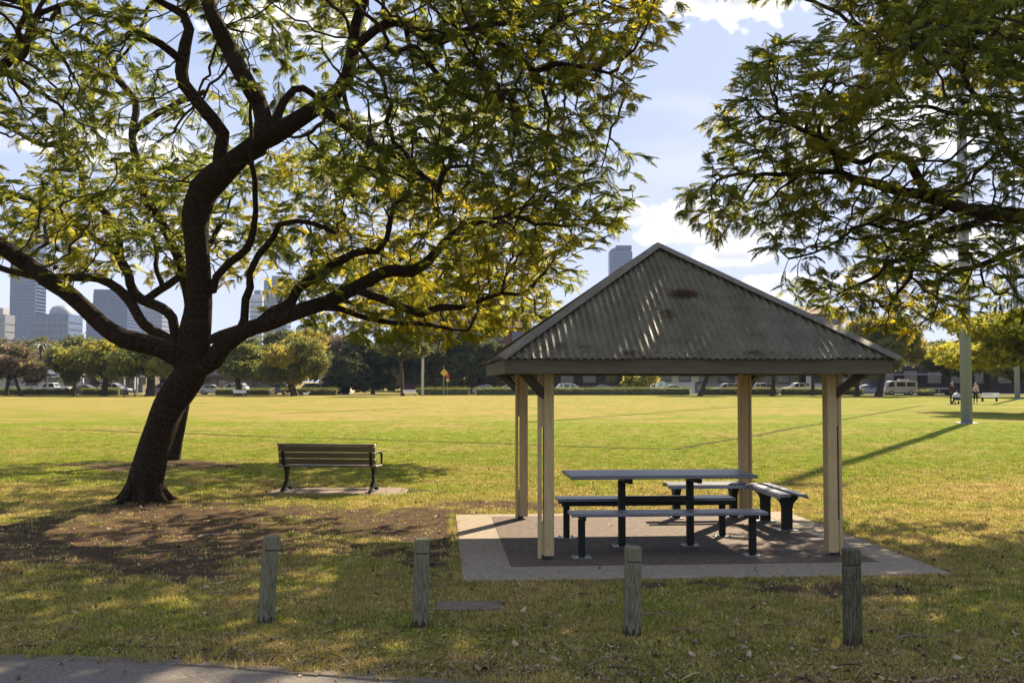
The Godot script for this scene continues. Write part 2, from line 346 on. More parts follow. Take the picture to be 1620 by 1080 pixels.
func make_materials() -> void:
	var W := Color(1, 1, 1)
	# bark: furrows drawn out along the limb (u round, v along)
	var bark := nimg(11, 512, 0.03, 0.09, 0.4, [[0.0, Color(0.004, 0.003, 0.002)], [0.4, Color(0.016, 0.011, 0.008)], [0.52, Color(0.045, 0.032, 0.023)], [0.66, Color(0.085, 0.062, 0.046)], [1.0, Color(0.18, 0.14, 0.11)]])
	bark.resize(512, 1024)
	bark = bark.get_region(Rect2i(0, 0, 512, 1024))
	var m := StandardMaterial3D.new()
	m.albedo_texture = ImageTexture.create_from_image(bark)
	m.roughness = 0.95
	m.uv1_scale = Vector3(2, 0.42, 1)
	m.heightmap_enabled = true
	m.heightmap_texture = m.albedo_texture
	m.heightmap_scale = 6.0
	m.metallic_specular = 0.2
	M.bark = m
	M.twig = mat(Color(0.035, 0.026, 0.02), 0.95, 0.0, 0.2)
	# leaves: colour comes with each copy
	m = mat(W, 0.7, 0.0, 0.2)
	m.vertex_color_use_as_albedo = true
	m.cull_mode = BaseMaterial3D.CULL_DISABLED
	m.backlight_enabled = true
	m.backlight = Color(1, 1, 1)
	M.leaf = m
	m = mat(W, 0.7, 0.0, 0.3)
	m.vertex_color_use_as_albedo = true
	m.cull_mode = BaseMaterial3D.CULL_DISABLED
	m.backlight_enabled = true
	m.backlight = Color(0.75, 0.75, 0.75).linear_to_srgb()
	M.far_leaf = m
	m = mat(W, 0.75, 0.0, 0.25)
	m.vertex_color_use_as_albedo = true
	m.cull_mode = BaseMaterial3D.CULL_DISABLED
	m.backlight_enabled = true
	m.backlight = Color(0.8, 0.8, 0.8).linear_to_srgb()
	M.blade = m
	m = mat(W, 0.85, 0.0, 0.2)
	m.vertex_color_use_as_albedo = true
	m.cull_mode = BaseMaterial3D.CULL_DISABLED
	M.litter = m
	# ground: patch colour in the vertices times a fine grain
	m = mat(W, 0.95, 0.0, 0.1)
	m.vertex_color_use_as_albedo = true
	var grain := ntex(21, 512, 0.05, 0.16, 0.55, [[0.0, Color(0.3, 0.3, 0.28)], [0.4, Color(0.58, 0.58, 0.55)], [0.6, Color(0.72, 0.72, 0.7)], [1.0, Color(1, 1, 0.95)]])
	rough_surface(m, grain, Vector3(0.9, 0.9, 0.9), 4.0)
	M.ground = m
	var g2 := ntex(31, 512, 0.03, 0.25, 0.55, [[0.0, Color(0.1, 0.08, 0.06)], [0.42, Color(0.215, 0.18, 0.138)], [0.6, Color(0.265, 0.225, 0.175)], [1.0, Color(0.35, 0.305, 0.24)]])
	M.concrete = rough_surface(mat(W, 0.9, 0.0, 0.3), g2, Vector3(0.7, 0.7, 0.7), 0.3)
	var g3 := ntex(41, 512, 0.02, 0.3, 0.5, [[0.0, Color(0.036, 0.026, 0.021)], [0.45, Color(0.078, 0.057, 0.047)], [0.6, Color(0.1, 0.074, 0.062)], [1.0, Color(0.17, 0.138, 0.12)]])
	M.paving = rough_surface(mat(W, 0.85, 0.0, 0.35), g3, Vector3(0.8, 0.8, 0.8), 0.25)
	var g4 := ntex(51, 512, 0.04, 0.35, 0.7, [[0.0, Color(0.04, 0.035, 0.031)], [0.4, Color(0.1, 0.088, 0.078)], [0.6, Color(0.145, 0.13, 0.115)], [1.0, Color(0.36, 0.325, 0.29)]])
	M.asphalt = rough_surface(mat(W, 0.9, 0.0, 0.35), g4, Vector3(1.1, 1.1, 1.1), 0.6)
	# weathered sheet roof: olive paint, dark lichen and grime, some rust
	var g5 := ntex(61, 512, 0.012, 0.06, 0.45, [[0.0, Color(0.026, 0.019, 0.011)], [0.38, Color(0.058, 0.047, 0.028)], [0.52, Color(0.088, 0.079, 0.05)], [0.7, Color(0.115, 0.107, 0.073)], [1.0, Color(0.155, 0.146, 0.107)]])
	M.roof = rough_surface(mat(W, 0.5, 0.0, 0.45), g5, Vector3(0.45, 0.45, 0.45), 0.0)
	var g5b := ntex(62, 512, 0.02, 0.09, 0.5, [[0.0, Color(0.035, 0.028, 0.02)], [0.45, Color(0.085, 0.076, 0.057)], [0.7, Color(0.13, 0.12, 0.094)], [1.0, Color(0.19, 0.18, 0.145)]])
	M.capping = rough_surface(mat(W, 0.4, 0.0, 0.5), g5b, Vector3(0.8, 0.8, 0.8), 0.0)
	var g6 := ntex(71, 512, 0.01, 0.05, 0.35, [[0.0, Color(0.055, 0.047, 0.029)], [0.5, Color(0.078, 0.068, 0.043)], [1.0, Color(0.1, 0.088, 0.059)]])
	M.fascia = rough_surface(mat(W, 0.65, 0.0, 0.4), g6, Vector3(0.5, 2.0, 0.5), 0.0, null, false)
	var g7 := ntex(72, 512, 0.012, 0.07, 0.4, [[0.0, Color(0.27, 0.195, 0.105)], [0.32, Color(0.37, 0.275, 0.14)], [0.6, Color(0.41, 0.315, 0.165)], [1.0, Color(0.46, 0.375, 0.235)]], 1)
	M.post = rough_surface(mat(W, 0.7, 0.0, 0.35), g7, Vector3(4.0, 0.5, 4.0), 0.1, null, false)
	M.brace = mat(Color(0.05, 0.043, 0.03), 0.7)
	var g8 := ntex(73, 512, 0.02, 0.07, 0.4, [[0.0, Color(0.03, 0.026, 0.016)], [0.34, Color(0.09, 0.086, 0.054)], [0.5, Color(0.15, 0.148, 0.098)], [1.0, Color(0.22, 0.22, 0.155)]])
	M.bollard = rough_surface(mat(W, 0.85, 0.0, 0.25), g8, Vector3(5.0, 0.7, 5.0), 0.5, null, false)
	var g8b := ntex(74, 512, 0.02, 0.07, 0.4, [[0.0, Color(0.022, 0.018, 0.011)], [0.42, Color(0.062, 0.057, 0.036)], [0.6, Color(0.1, 0.097, 0.063)], [1.0, Color(0.17, 0.168, 0.118)]])
	M.bollard_b = rough_surface(mat(W, 0.85, 0.0, 0.25), g8b, Vector3(5.0, 0.7, 5.0), 0.5, null, false)
	M.rot = mat(Color(0.035, 0.025, 0.018), 0.95)
	var g9 := ntex(81, 512, 0.01, 0.2, 0.4, [[0.0, Color(0.11, 0.12, 0.14)], [0.5, Color(0.17, 0.18, 0.21)], [1.0, Color(0.25, 0.26, 0.29)]])
	M.alloy = rough_surface(mat(W, 0.38, 0.55, 0.5), g9, Vector3(0.5, 3.0, 3.0), 0.0, null, false)
	M.iron = mat(Color(0.009, 0.011, 0.009), 0.6, 0.0, 0.35)
	M.plate = mat(Color(0.2, 0.21, 0.21), 0.4, 0.6)
	M.bolt = mat(Color(0.4, 0.33, 0.22), 0.5, 0.2)
	M.screw = mat(Color(0.035, 0.03, 0.022), 0.6)
	var g10 := ntex(82, 256, 0.02, 0.1, 0.4, [[0.0, Color(0.05, 0.038, 0.021)], [0.5, Color(0.085, 0.068, 0.041)], [1.0, Color(0.125, 0.105, 0.07)]])
	M.slat = rough_surface(mat(W, 0.45, 0.0, 0.5), g10, Vector3(0.6, 6.0, 6.0), 0.0, null, false)
	var g11 := ntex(83, 256, 0.02, 0.15, 0.4, [[0.0, Color(0.17, 0.18, 0.22)], [1.0, Color(0.24, 0.255, 0.3)]])
	M.steel = rough_surface(mat(W, 0.55, 0.0, 0.5), g11, Vector3(0.6, 0.25, 0.6), 0.0)
	M.steel_pale = mat(Color(0.42, 0.43, 0.45), 0.5)
	M.white = mat(Color(0.72, 0.72, 0.7), 0.6)
	M.dark = mat(Color(0.02, 0.02, 0.022), 0.6)
	M.glass = mat(Color(0.02, 0.025, 0.03), 0.08, 0.0, 0.7)
	M.tyre = mat(Color(0.018, 0.018, 0.018), 0.9)
	M.rim = mat(Color(0.5, 0.5, 0.52), 0.35, 0.8)
	M.lamp_clear = mat(Color(0.75, 0.75, 0.75), 0.15)
	M.lamp_red = mat(Color(0.35, 0.02, 0.02), 0.25)

# ---------------------------------------------------------------- the lie of the land
var patch := noise(101, 0.35, 4)
var patch2 := noise(102, 1.6, 4)
var patch3 := noise(103, 0.06, 3)
var lie := noise(104, 0.12, 3)

func height(x: float, d: float) -> float:
	var h := lie.get_noise_2d(x, d) * 0.05 + patch2.get_noise_2d(x, d) * 0.014
	var near_slab := clampf((Vector2((x - 1.8) / 3.6, (d - 12.4) / 3.6).length() - 1.0) * 2.0, 0.0, 1.0)
	var near_path := smoothstep(7.3, 8.6, d)
	var root := exp(-Vector2(x + 5.7, d - 15.7).length_squared() / 2.2) * 0.05 + exp(-Vector2(x + 8.2, d - 24.3).length_squared() / 3.0) * 0.05
	return GROUND + h * near_slab * near_path * clampf((60.0 - d) / 30.0, 0.0, 1.0) + root

func ell(x: float, d: float, cx: float, cd: float, rx: float, rd: float) -> float:
	return 1.0 - Vector2((x - cx) / rx, (d - cd) / rd).length()

const PATH_EDGE := [-30.0, 9.6, -12.0, 8.2, -6.0, 7.35, -3.61, 7.09, -2.53, 6.98, -1.65, 6.78, -1.12, 6.63, -0.45, 6.49, 0.53, 6.36, 1.56, 6.25, 3.0, 6.2, 5.0, 6.25, 9.0, 6.6, 30.0, 9.6]

func path_d(x: float) -> float:
	var i := 0
	while i < PATH_EDGE.size() - 4 and x > PATH_EDGE[i + 2]:
		i += 2
	var w := clampf((x - PATH_EDGE[i]) / (PATH_EDGE[i + 2] - PATH_EDGE[i]), 0.0, 1.0)
	return lerpf(PATH_EDGE[i + 1], PATH_EDGE[i + 3], w)

# bare earth, 0 to 1
func bare(x: float, d: float) -> float:
	var e := ell(x, d, -4.4, 12.9, 4.7, 3.5)
	e = maxf(e, ell(x, d, -1.6, 13.6, 2.4, 2.4))
	e = maxf(e, ell(x, d, -8.0, 23.0, 2.9, 1.6))
	e = maxf(e, ell(x, d, -3.1, 17.7, 1.9, 1.0) * 0.8)
	e = maxf(e, ell(x, d, 2.7, 9.35, 2.0, 0.45) * 0.5)
	e = maxf(e, ell(x, d, 0.3, 15.6, 3.2, 0.8) * 0.6)
	e = maxf(e, ell(x, d, -0.9, 12.2, 0.6, 2.6) * 0.6)
	e = maxf(e, (0.3 - absf(d - path_d(x) - 0.05)) * 1.1)
	e = maxf(e, -0.13 - smoothstep(13.0, 18.0, d) * 0.5)
	e += patch.get_noise_2d(x * 1.3, d * 1.3) * 0.55 + patch2.get_noise_2d(x * 1.4, d * 1.4) * 0.35
	return smoothstep(-0.02, 0.42, e)

func turf(x: float, d: float) -> Color:
	var p := patch.get_noise_2d(x + 40.0, d) * 0.5 + 0.5
	var q := patch2.get_noise_2d(x, d + 30.0) * 0.5 + 0.5
	var s := patch3.get_noise_2d(x, d * 2.0) * 0.5 + 0.5
	var dry := 0.6
	var field := smoothstep(15.0, 24.0, d + (s - 0.5) * 6.0)
	if field > 0.0:   # the playing field: worn and straw-coloured in its far half, greener along this side
		var far := smoothstep(38.0, 62.0, d + (s - 0.5) * 20.0)
		var fd := lerpf(0.1, 0.66, far) - smoothstep(2.0, 34.0, x) * 0.4 + (s - 0.5) * 0.9
		dry = lerpf(dry, fd, field)
	dry += (p - 0.5) * 1.3 + (q - 0.5) * 1.1
	var green := Color(0.115, 0.155, 0.017).lerp(Color(0.18, 0.21, 0.024), q)
	return green.lerp(Color(0.275, 0.215, 0.082), clampf(dry, 0.0, 1.0))

func earth(x: float, d: float) -> Color:
	var q := patch2.get_noise_2d(x * 2.0, d * 2.0) * 0.5 + 0.5
	return Color(0.046, 0.031, 0.021).lerp(Color(0.13, 0.093, 0.063), q)

func at(x: float, d: float, up := 0.0) -> Vector3:
	return Vector3(x, height(x, d) + up, -d)

# ---------------------------------------------------------------- sky
const PUFFS := [12.8, 20.9, 5.0, 2.6, 9.0, 22.5, 4.0, 2.0, 10.1, 8.9, 2.7, 1.5, 9.0, 8.4, 2.0, 1.1, 13.0, 8.4, 3.4, 1.3, 12.4, 7.0, 2.2, 0.8, 15.0, 5.1, 2.6, 0.8, 6.8, 9.4, 1.0, 0.7, 21.0, 13.0, 5.0, 2.2, 24.0, 7.0, 4.0, 1.0, 20.5, 23.5, 3.0, 1.6, -19.0, 8.0, 3.0, 0.6, -22.0, 12.0, 5.0, 1.2, -5.0, 14.0, 5.0, 1.5, 18.5, 5.2, 3.0, 0.6, -12.0, 19.0, 5.0, 1.4]

func make_sky() -> ImageTexture:
	var w := 4096
	var h := 2048
	var mask := PackedFloat32Array()
	mask.resize(w * h / 2)
	var rng := RandomNumberGenerator.new()
	rng.seed = 5
	var all := PUFFS.duplicate()
	for k in 70:
		var az := rng.randf_range(27.0, 331.0)
		var el := 4.0 + 66.0 * pow(rng.randf(), 1.7)
		var s := 1.4 + el * 0.12
		all.append_array([az, el, s * rng.randf_range(0.9, 1.9) / cos(deg_to_rad(el)), s * rng.randf_range(0.4, 0.75)])
	for k in range(0, all.size(), 4):
		var cu: float = all[k] / 360.0 * w          # the left edge of the panorama is straight ahead
		var cv: float = (0.5 - all[k + 1] / 180.0) * h
		var ru: float = all[k + 2] / 360.0 * w
		var rv: float = all[k + 3] / 180.0 * h
		for y in range(maxi(0, int(cv - rv * 1.6)), mini(h / 2, int(cv + rv * 1.3) + 1)):
			var fy := (y - cv) / rv
			if fy > 0.0:
				fy *= 1.6
			for x in range(int(cu - ru * 1.5), int(cu + ru * 1.5) + 1):
				var fx := (x - cu) / ru
				var e := 1.0 - sqrt(fx * fx + fy * fy)
				var i := y * w + posmod(x, w)
				if e > mask[i] - 0.5:
					mask[i] = maxf(mask[i], e + 0.5)
	var puff := noise(7, 1.0, 5)
	var wisp := noise(8, 1.0, 4)
	var sun := Vector3(sin(deg_to_rad(SUN_TURN)) * cos(deg_to_rad(SUN_HIGH)), sin(deg_to_rad(SUN_HIGH)), -cos(deg_to_rad(SUN_TURN)) * cos(deg_to_rad(SUN_HIGH)))
	var px := PackedFloat32Array()
	px.resize(w * h * 3)
	for y in h:
		var el := (0.5 - (y + 0.5) / h) * PI
		for x in w:
			var o := (y * w + x) * 3
			if el < 0.0:
				px[o] = 0.16; px[o + 1] = 0.17; px[o + 2] = 0.13
				continue
			var az := (x + 0.5) / w * TAU
			var dir := Vector3(sin(az) * cos(el), sin(el), -cos(az) * cos(el))
			var s := dir.dot(sun)
			var t := pow(1.0 - dir.y, 3.2)
			var c := Color(0.22, 0.3, 0.51).lerp(Color(0.5, 0.54, 0.64), t)
			var glow := pow(maxf(s, 0.0), 9.0) * 0.28
			c = c.lerp(Color(0.9, 0.88, 0.85), glow)
			var m := mask[y * w + x]
			var lace := wisp.get_noise_3d(dir.x * 2.5, dir.y * 9.0, dir.z * 2.5)
			var thin := clampf((lace - 0.02) * 1.3, 0.0, 0.32) * (1.0 - t * 0.4)
			c = c.lerp(Color(0.66, 0.67, 0.7), thin)
			if m > 0.02:
				var q := puff.get_noise_3d(dir.x * 16.0, dir.y * 26.0, dir.z * 16.0)
				var q2 := puff.get_noise_3d(dir.x * 52.0 + 9.0, dir.y * 60.0, dir.z * 52.0)
				var dens := smoothstep(0.46, 0.62, m + q * 0.42 + q2 * 0.34)
				var thick := clampf((m + q * 0.6 - 0.62) * 1.5, 0.0, 1.0)
				c = c.lerp(Color(0.84, 0.825, 0.8).lerp(Color(0.5, 0.51, 0.55), clampf(thick + q2 * 0.5, 0.0, 1.0)), dens)
			px[o] = c.r; px[o + 1] = c.g; px[o + 2] = c.b
	return ImageTexture.create_from_image(Image.create_from_data(w, h, false, Image.FORMAT_RGBF, px.to_byte_array()))

func make_view() -> void:
	var cam := Camera3D.new()
	cam.name = "camera"
	cam.position = Vector3(0, 1.88, 0)
	cam.rotation.x = 0.0398
	cam.fov = 37.46
	cam.near = 0.1
	cam.far = 9000.0
	add_child(cam)
	cam.current = true
	var env := Environment.new()
	env.background_mode = Environment.BG_SKY
	var pan := PanoramaSkyMaterial.new()
	pan.panorama = make_sky()
	pan.energy_multiplier = 0.54
	var sky := Sky.new()
	sky.sky_material = pan
	env.sky = sky
	env.ambient_light_source = Environment.AMBIENT_SOURCE_SKY
	env.tonemap_mode = Environment.TONE_MAPPER_LINEAR
	env.tonemap_exposure = 3.2
	env.sdfgi_enabled = true
	env.ssao_enabled = true
	env.ssil_enabled = true
	env.fog_enabled = true
	env.fog_density = 0.00011
	env.fog_light_color = Color(0.72, 0.8, 0.95)
	var we := WorldEnvironment.new()
	we.name = "world"
	we.environment = env
	add_child(we)
	var sun := DirectionalLight3D.new()
	sun.name = "sun"
	sun.light_color = Color(1.0, 0.915, 0.775)
	sun.light_energy = 1.6
	sun.light_angular_distance = 0.53
	sun.shadow_enabled = true
	var to := Vector3(sin(deg_to_rad(SUN_TURN)) * cos(deg_to_rad(SUN_HIGH)), sin(deg_to_rad(SUN_HIGH)), -cos(deg_to_rad(SUN_TURN)) * cos(deg_to_rad(SUN_HIGH)))
	sun.basis = Basis.looking_at(-to, Vector3.UP)
	add_child(sun)

# ---------------------------------------------------------------- ground
func make_ground() -> void:
	var xs := PackedFloat32Array()
	var x := 0.0
	var step := 0.13
	var half := []
	while x < 4000.0:
		half.append(x)
		if x > 9.0:
			step *= 1.045
		x += step
	for i in range(half.size() - 1, 0, -1):
		xs.append(-half[i])
	for q in half:
		xs.append(q)
	var ds := PackedFloat32Array([-3000.0, -800.0, -200.0, -60.0, -20.0, -8.0, -3.0, 0.0, 2.0, 3.2, 4.2, 5.0])
	var d := 5.5
	step = 0.1
	while d < 5200.0:
		ds.append(d)
		if d > 14.0:
			step *= 1.022
		d += step
	var g := Geo.new()
	g.colored = true
	var nx := xs.size()
	for dd in ds:
		for xx in xs:
			var near := dd < 70.0 and absf(xx) < 60.0
			var c := turf(xx, dd)
			if near:
				c = c.lerp(earth(xx, dd), bare(xx, dd))
			g.tint = Color(c.r * 1.35, c.g * 1.35, c.b * 1.35)
			var hh := height(xx, dd) if near else GROUND
			g.vert(Vector3(xx, hh, -dd), Vector3.UP, Vector2(xx, dd))
	for j in ds.size() - 1:
		for i in nx - 1:
			var a := j * nx + i
			g.tri(a, a + 1, a + nx + 1)
			g.tri(a, a + nx + 1, a + nx)
	struct("ground", g.mesh(), M.ground)
	# footpath
	g = Geo.new()
	var edge := Geo.new()
	var px := -26.0
	while px < 26.0:
		var x2 := px + 0.25
		var a := path_d(px)
		var b := path_d(x2)
		g.poly([Vector3(px, GROUND + 0.012, -a), Vector3(x2, GROUND + 0.012, -b), Vector3(x2, GROUND + 0.012, -b + 3.4), Vector3(px, GROUND + 0.012, -a + 3.4)], Vector3(px, -9, -a))
		var w1 := 0.09 + 0.03 * patch2.get_noise_2d(px * 2.0, 3.0)
		var top := GROUND + 0.022
		edge.poly([Vector3(px, top, -a - 0.005), Vector3(x2, top, -b - 0.005), Vector3(x2, top, -b + w1), Vector3(px, top, -a + w1)], Vector3(px, -9, -a))
		edge.poly([Vector3(px, top, -a + w1), Vector3(x2, top, -b + w1), Vector3(x2, top - 0.012, -b + w1 + 0.01), Vector3(px, top - 0.012, -a + w1 + 0.01)], Vector3(px, -9, -a))
		edge.poly([Vector3(px, top, -a - 0.005), Vector3(x2, top, -b - 0.005), Vector3(x2, top - 0.05, -b - 0.01), Vector3(px, top - 0.05, -a - 0.01)], Vector3(px, top, -a + 2.0))
		px = x2
	struct("footpath", g.mesh(), M.asphalt)
	struct("path_edging", edge.mesh(), M.old_concrete)
	# dead lines left by old pitch markings
	for seg in [[4.6, 28.4, -19.0, 40.5], [4.6, 28.4, 33.0, 81.0], [0.3, 46.5, 17.5, 77.0], [-14.0, 60.0, -6.5, 73.0]]:
		g = Geo.new()
		var A := Vector2(seg[0], seg[1])
		var B := Vector2(seg[2], seg[3])
		var n := int(A.distance_to(B) / 0.5)
		var side := (B - A).normalized().orthogonal()
		for k in n:
			var p := A.lerp(B, float(k) / n)
			var q := A.lerp(B, float(k + 1) / n)
			var w1 := 0.11 + 0.05 * patch2.get_noise_2d(p.x, p.y)
			var w2 := 0.11 + 0.05 * patch2.get_noise_2d(q.x, q.y)
			var c := [p + side * w1, q + side * w2, q - side * w2, p - side * w1]
			var pts := []
			for e in c:
				pts.append(Vector3(e.x, height(e.x, e.y) + 0.012, -e.y))
			g.poly(pts, pts[0] + Vector3(0, -5, 0))
		var o := struct("pitch_line", g.mesh(), M.dead_grass)
		o.set_meta("label", "thin dark line of dead grass across the playing field")

func tuft_mesh(seed_: int, blades: int, spread: float, tall: float) -> ArrayMesh:
	var rng := RandomNumberGenerator.new()
	rng.seed = seed_
	var g := Geo.new()
	for k in blades:
		var a := rng.randf() * TAU
		var r := spread * sqrt(rng.randf())
		var p := Vector3(cos(a) * r, -0.01, sin(a) * r)
		var b := rng.randf() * TAU
		var lean := Vector3(cos(b), 0, sin(b)) * rng.randf_range(0.1, 0.9)
		var hgt := tall * rng.randf_range(0.5, 1.1)
		var tip := p + Vector3(0, hgt, 0) + lean * hgt
		var mid := p + Vector3(0, hgt * 0.6, 0) + lean * hgt * 0.35
		var side := lean.cross(Vector3.UP).normalized() * rng.randf_range(0.0022, 0.004)
		var nn := (mid - p).cross(side).normalized()
		if nn.y < 0.0:
			nn = -nn
		var i0 := g.vert(p - side, nn)
		g.vert(p + side, nn); g.vert(mid - side * 0.8, nn); g.vert(mid + side * 0.8, nn); g.vert(tip, nn)
		g.tri(i0, i0 + 1, i0 + 3); g.tri(i0, i0 + 3, i0 + 2); g.tri(i0 + 2, i0 + 3, i0 + 4)
	return g.mesh()

func in_shelter_slab(x: float, d: float) -> bool:
	var p := shelter_local(x, d)
	return p.x > -2.5 and p.x < 2.37 and p.y > -2.65 and p.y < 2.12

func shelter_local(x: float, d: float) -> Vector2:
	var c := cos(0.0728)
	var s := sin(-0.0728)
	var dx := x - 1.809
	var dd := d - 12.436
	return Vector2(dx * c - dd * s, dx * s + dd * c)

func make_grass() -> void:
	var rng := RandomNumberGenerator.new()
	rng.seed = 77
	var xf := [[], [], []]
	var cols := [PackedColorArray(), PackedColorArray(), PackedColorArray()]
	for k in 215000:
		var u := rng.randf()
		var d := 6.2 * pow(52.0 / 6.2, u)          # thins out with distance
		if rng.randf() < smoothstep(19.0, 52.0, d):
			continue
		var x := rng.randf_range(-1.0, 1.0) * (0.53 * d + 1.2)
		if d < path_d(x) + 0.03 or in_shelter_slab(x, d):
			continue
		if absf(x + 3.1) < 1.15 and absf(d - 17.75) < 0.6 and rng.randf() < 0.85:
			continue
		if absf(x + 0.36) < 0.3 and absf(d - 8.62) < 0.17:
			continue
		var b := bare(x, d)
		if rng.randf() < b * 0.97:
			continue
		var big := 0.75 + d * 0.035
		var thin := patch2.get_noise_2d(x * 1.5 + 9.0, d * 1.5) * 0.5 + 0.5
		if rng.randf() < (0.6 - thin) * 1.2:
			continue
		var c := turf(x, d)
		var w := rng.randf_range(0.8, 2.3)
		if rng.randf() < 0.2:
			c = c.lerp(Color(0.33, 0.26, 0.12), 0.7)
		var mown := smoothstep(17.0, 26.0, d)          # the field is cut shorter than the lawn
		var s := big * rng.randf_range(0.7, 1.25) * lerpf(0.75, 1.25, thin)
		var bs := Basis(Vector3.UP, rng.randf() * TAU).scaled(Vector3(s, s * rng.randf_range(0.7, 1.1) * lerpf(1.0, 0.42, mown), s))
		var v := k % 3
		xf[v].append(Transform3D(bs, at(x, d)))
		cols[v].append(Color(c.r * w, c.g * w, c.b * w))
	# longer grass left by the mower along edges and round posts
	var rim := []
	var edge := [Vector2(-2.48, -2.66), Vector2(2.36, -2.66), Vector2(2.36, 2.12), Vector2(-2.48, 2.12)]
	var cs := cos(-0.0728)
	var sn := sin(-0.0728)
	for e in 4:
		for k in 330:
			var q: Vector2 = edge[e].lerp(edge[(e + 1) % 4], rng.randf())
			q += q.normalized() * rng.randf_range(-0.01, 0.07)
			rim.append(Vector2(1.809 + q.x * cs + q.y * sn, 12.436 - q.x * sn + q.y * cs))
	for k in 1500:
		var x := rng.randf_range(-5.5, 3.5)
		rim.append(Vector2(x, path_d(x) + absf(rng.randfn(0.0, 0.05)) - 0.05))
	for p in [[-0.36, 8.62, 0.3, 0.17], [-1.95, 8.03, 0.1, 0.1], [-0.71, 7.91, 0.1, 0.1], [0.9, 7.63, 0.1, 0.1], [2.46, 7.34, 0.1, 0.1]]:
		for k in 60:
			var an := rng.randf() * TAU
			var f := rng.randf_range(0.95, 1.35)
			rim.append(Vector2(p[0] + cos(an) * p[2] * f * 1.15, p[1] + sin(an) * p[3] * f * 1.15))
	for p in rim:
		if patch2.get_noise_2d(p.x * 2.2 + 5.0, p.y * 2.2) < -0.08:
			continue
		var s := rng.randf_range(0.8, 1.7)
		var c := turf(p.x, p.y).lerp(Color(0.3, 0.24, 0.1), 0.5 * rng.randf())
		var w := rng.randf_range(0.9, 2.0)
		var v := rng.randi() % 3
		xf[v].append(Transform3D(Basis(Vector3.UP, rng.randf() * TAU).scaled(Vector3(s, s * rng.randf_range(0.8, 1.3), s)), at(p.x, p.y)))
		cols[v].append(Color(c.r * w, c.g * w, c.b * w))
	for v in 3:
		var o := many(self, "grass", tuft_mesh(200 + v, 13, 0.05, 0.042), M.blade, xf[v], cols[v])
		o.name = numbered("grass")
		tag(o, "short patchy grass on the lawn around the shelter", "grass", "lawn grass")
	# fallen leaves, bark and bits of twig
	var leaf := Geo.new()
	var ring := []
	for k in 7:
		var a := TAU * k / 7
		ring.append(Vector3(cos(a) * 0.032, 0.004 + 0.008 * sin(a * 2.0 + 0.5), sin(a) * 0.013))
	leaf.poly([ring[0], ring[1], ring[6]], Vector3(0, -1, 0))
	leaf.poly([ring[1], ring[2], ring[5], ring[6]], Vector3(0, -1, 0))
	leaf.poly([ring[2], ring[3], ring[4], ring[5]], Vector3(0, -1, 0))
	var chip := Geo.new()
	chip.tube(PackedVector3Array([Vector3(-0.07, 0.006, 0), Vector3(-0.02, 0.012, 0.006), Vector3(0.03, 0.01, -0.004), Vector3(0.075, 0.004, 0.004)]), PackedFloat32Array([0.0022, 0.003, 0.0026, 0.0012]), 4)
	var lx := []
	var lc := PackedColorArray()
	var tx := []
	var tc := PackedColorArray()
	for k in 70000:
		var d := 6.3 * pow(22.0 / 6.3, pow(rng.randf(), 1.35))
		var x := rng.randf_range(-1.0, 1.0) * (0.53 * d + 1.2)
		if d < path_d(x) + 0.02 and rng.randf() < 0.97:
			continue
		var heap := patch.get_noise_2d(x * 0.9 - 20.0, d * 0.9) * 0.5 + 0.5
		if rng.randf() > 0.12 + heap * 0.7 + (0.5 if absf(d - path_d(x)) < 0.35 else 0.0):
			continue
		var on_slab := in_shelter_slab(x, d)
		if on_slab and rng.randf() < 0.96:
			continue
		var p := Vector3(x, 0.004, -d) if on_slab else at(x, d, 0.006 if bare(x, d) > 0.5 else 0.02)
		var tilt := Basis(Vector3(1, 0, 0), rng.randf_range(-0.5, 0.5)) * Basis(Vector3(0, 0, 1), rng.randf_range(-0.5, 0.5))
		var s := rng.randf_range(0.22, 0.62)
		if rng.randf() < 0.05:
			s *= 2.6
		var bs := Basis(Vector3.UP, rng.randf() * TAU) * tilt
		var c := Color(0.07, 0.042, 0.024).lerp(Color(0.42, 0.34, 0.22), pow(rng.randf(), 1.8))
		if k % 4 == 0:
			tx.append(Transform3D(bs.scaled(Vector3(s, s, s) * rng.randf_range(0.5, 1.4)), p)); tc.append(c)
		else:
			lx.append(Transform3D(bs.scaled(Vector3(s, s, s)), p)); lc.append(c)
	var o1 := many(self, "leaf_litter", leaf.mesh(), M.litter, lx, lc)
	tag(o1, "dry brown leaves scattered over the grass and bare earth", "leaf litter")
	var o2 := many(self, "twig_litter", chip.mesh(), M.litter, tx, tc)
	tag(o2, "small pale twigs scattered over the grass and bare earth", "twig litter")

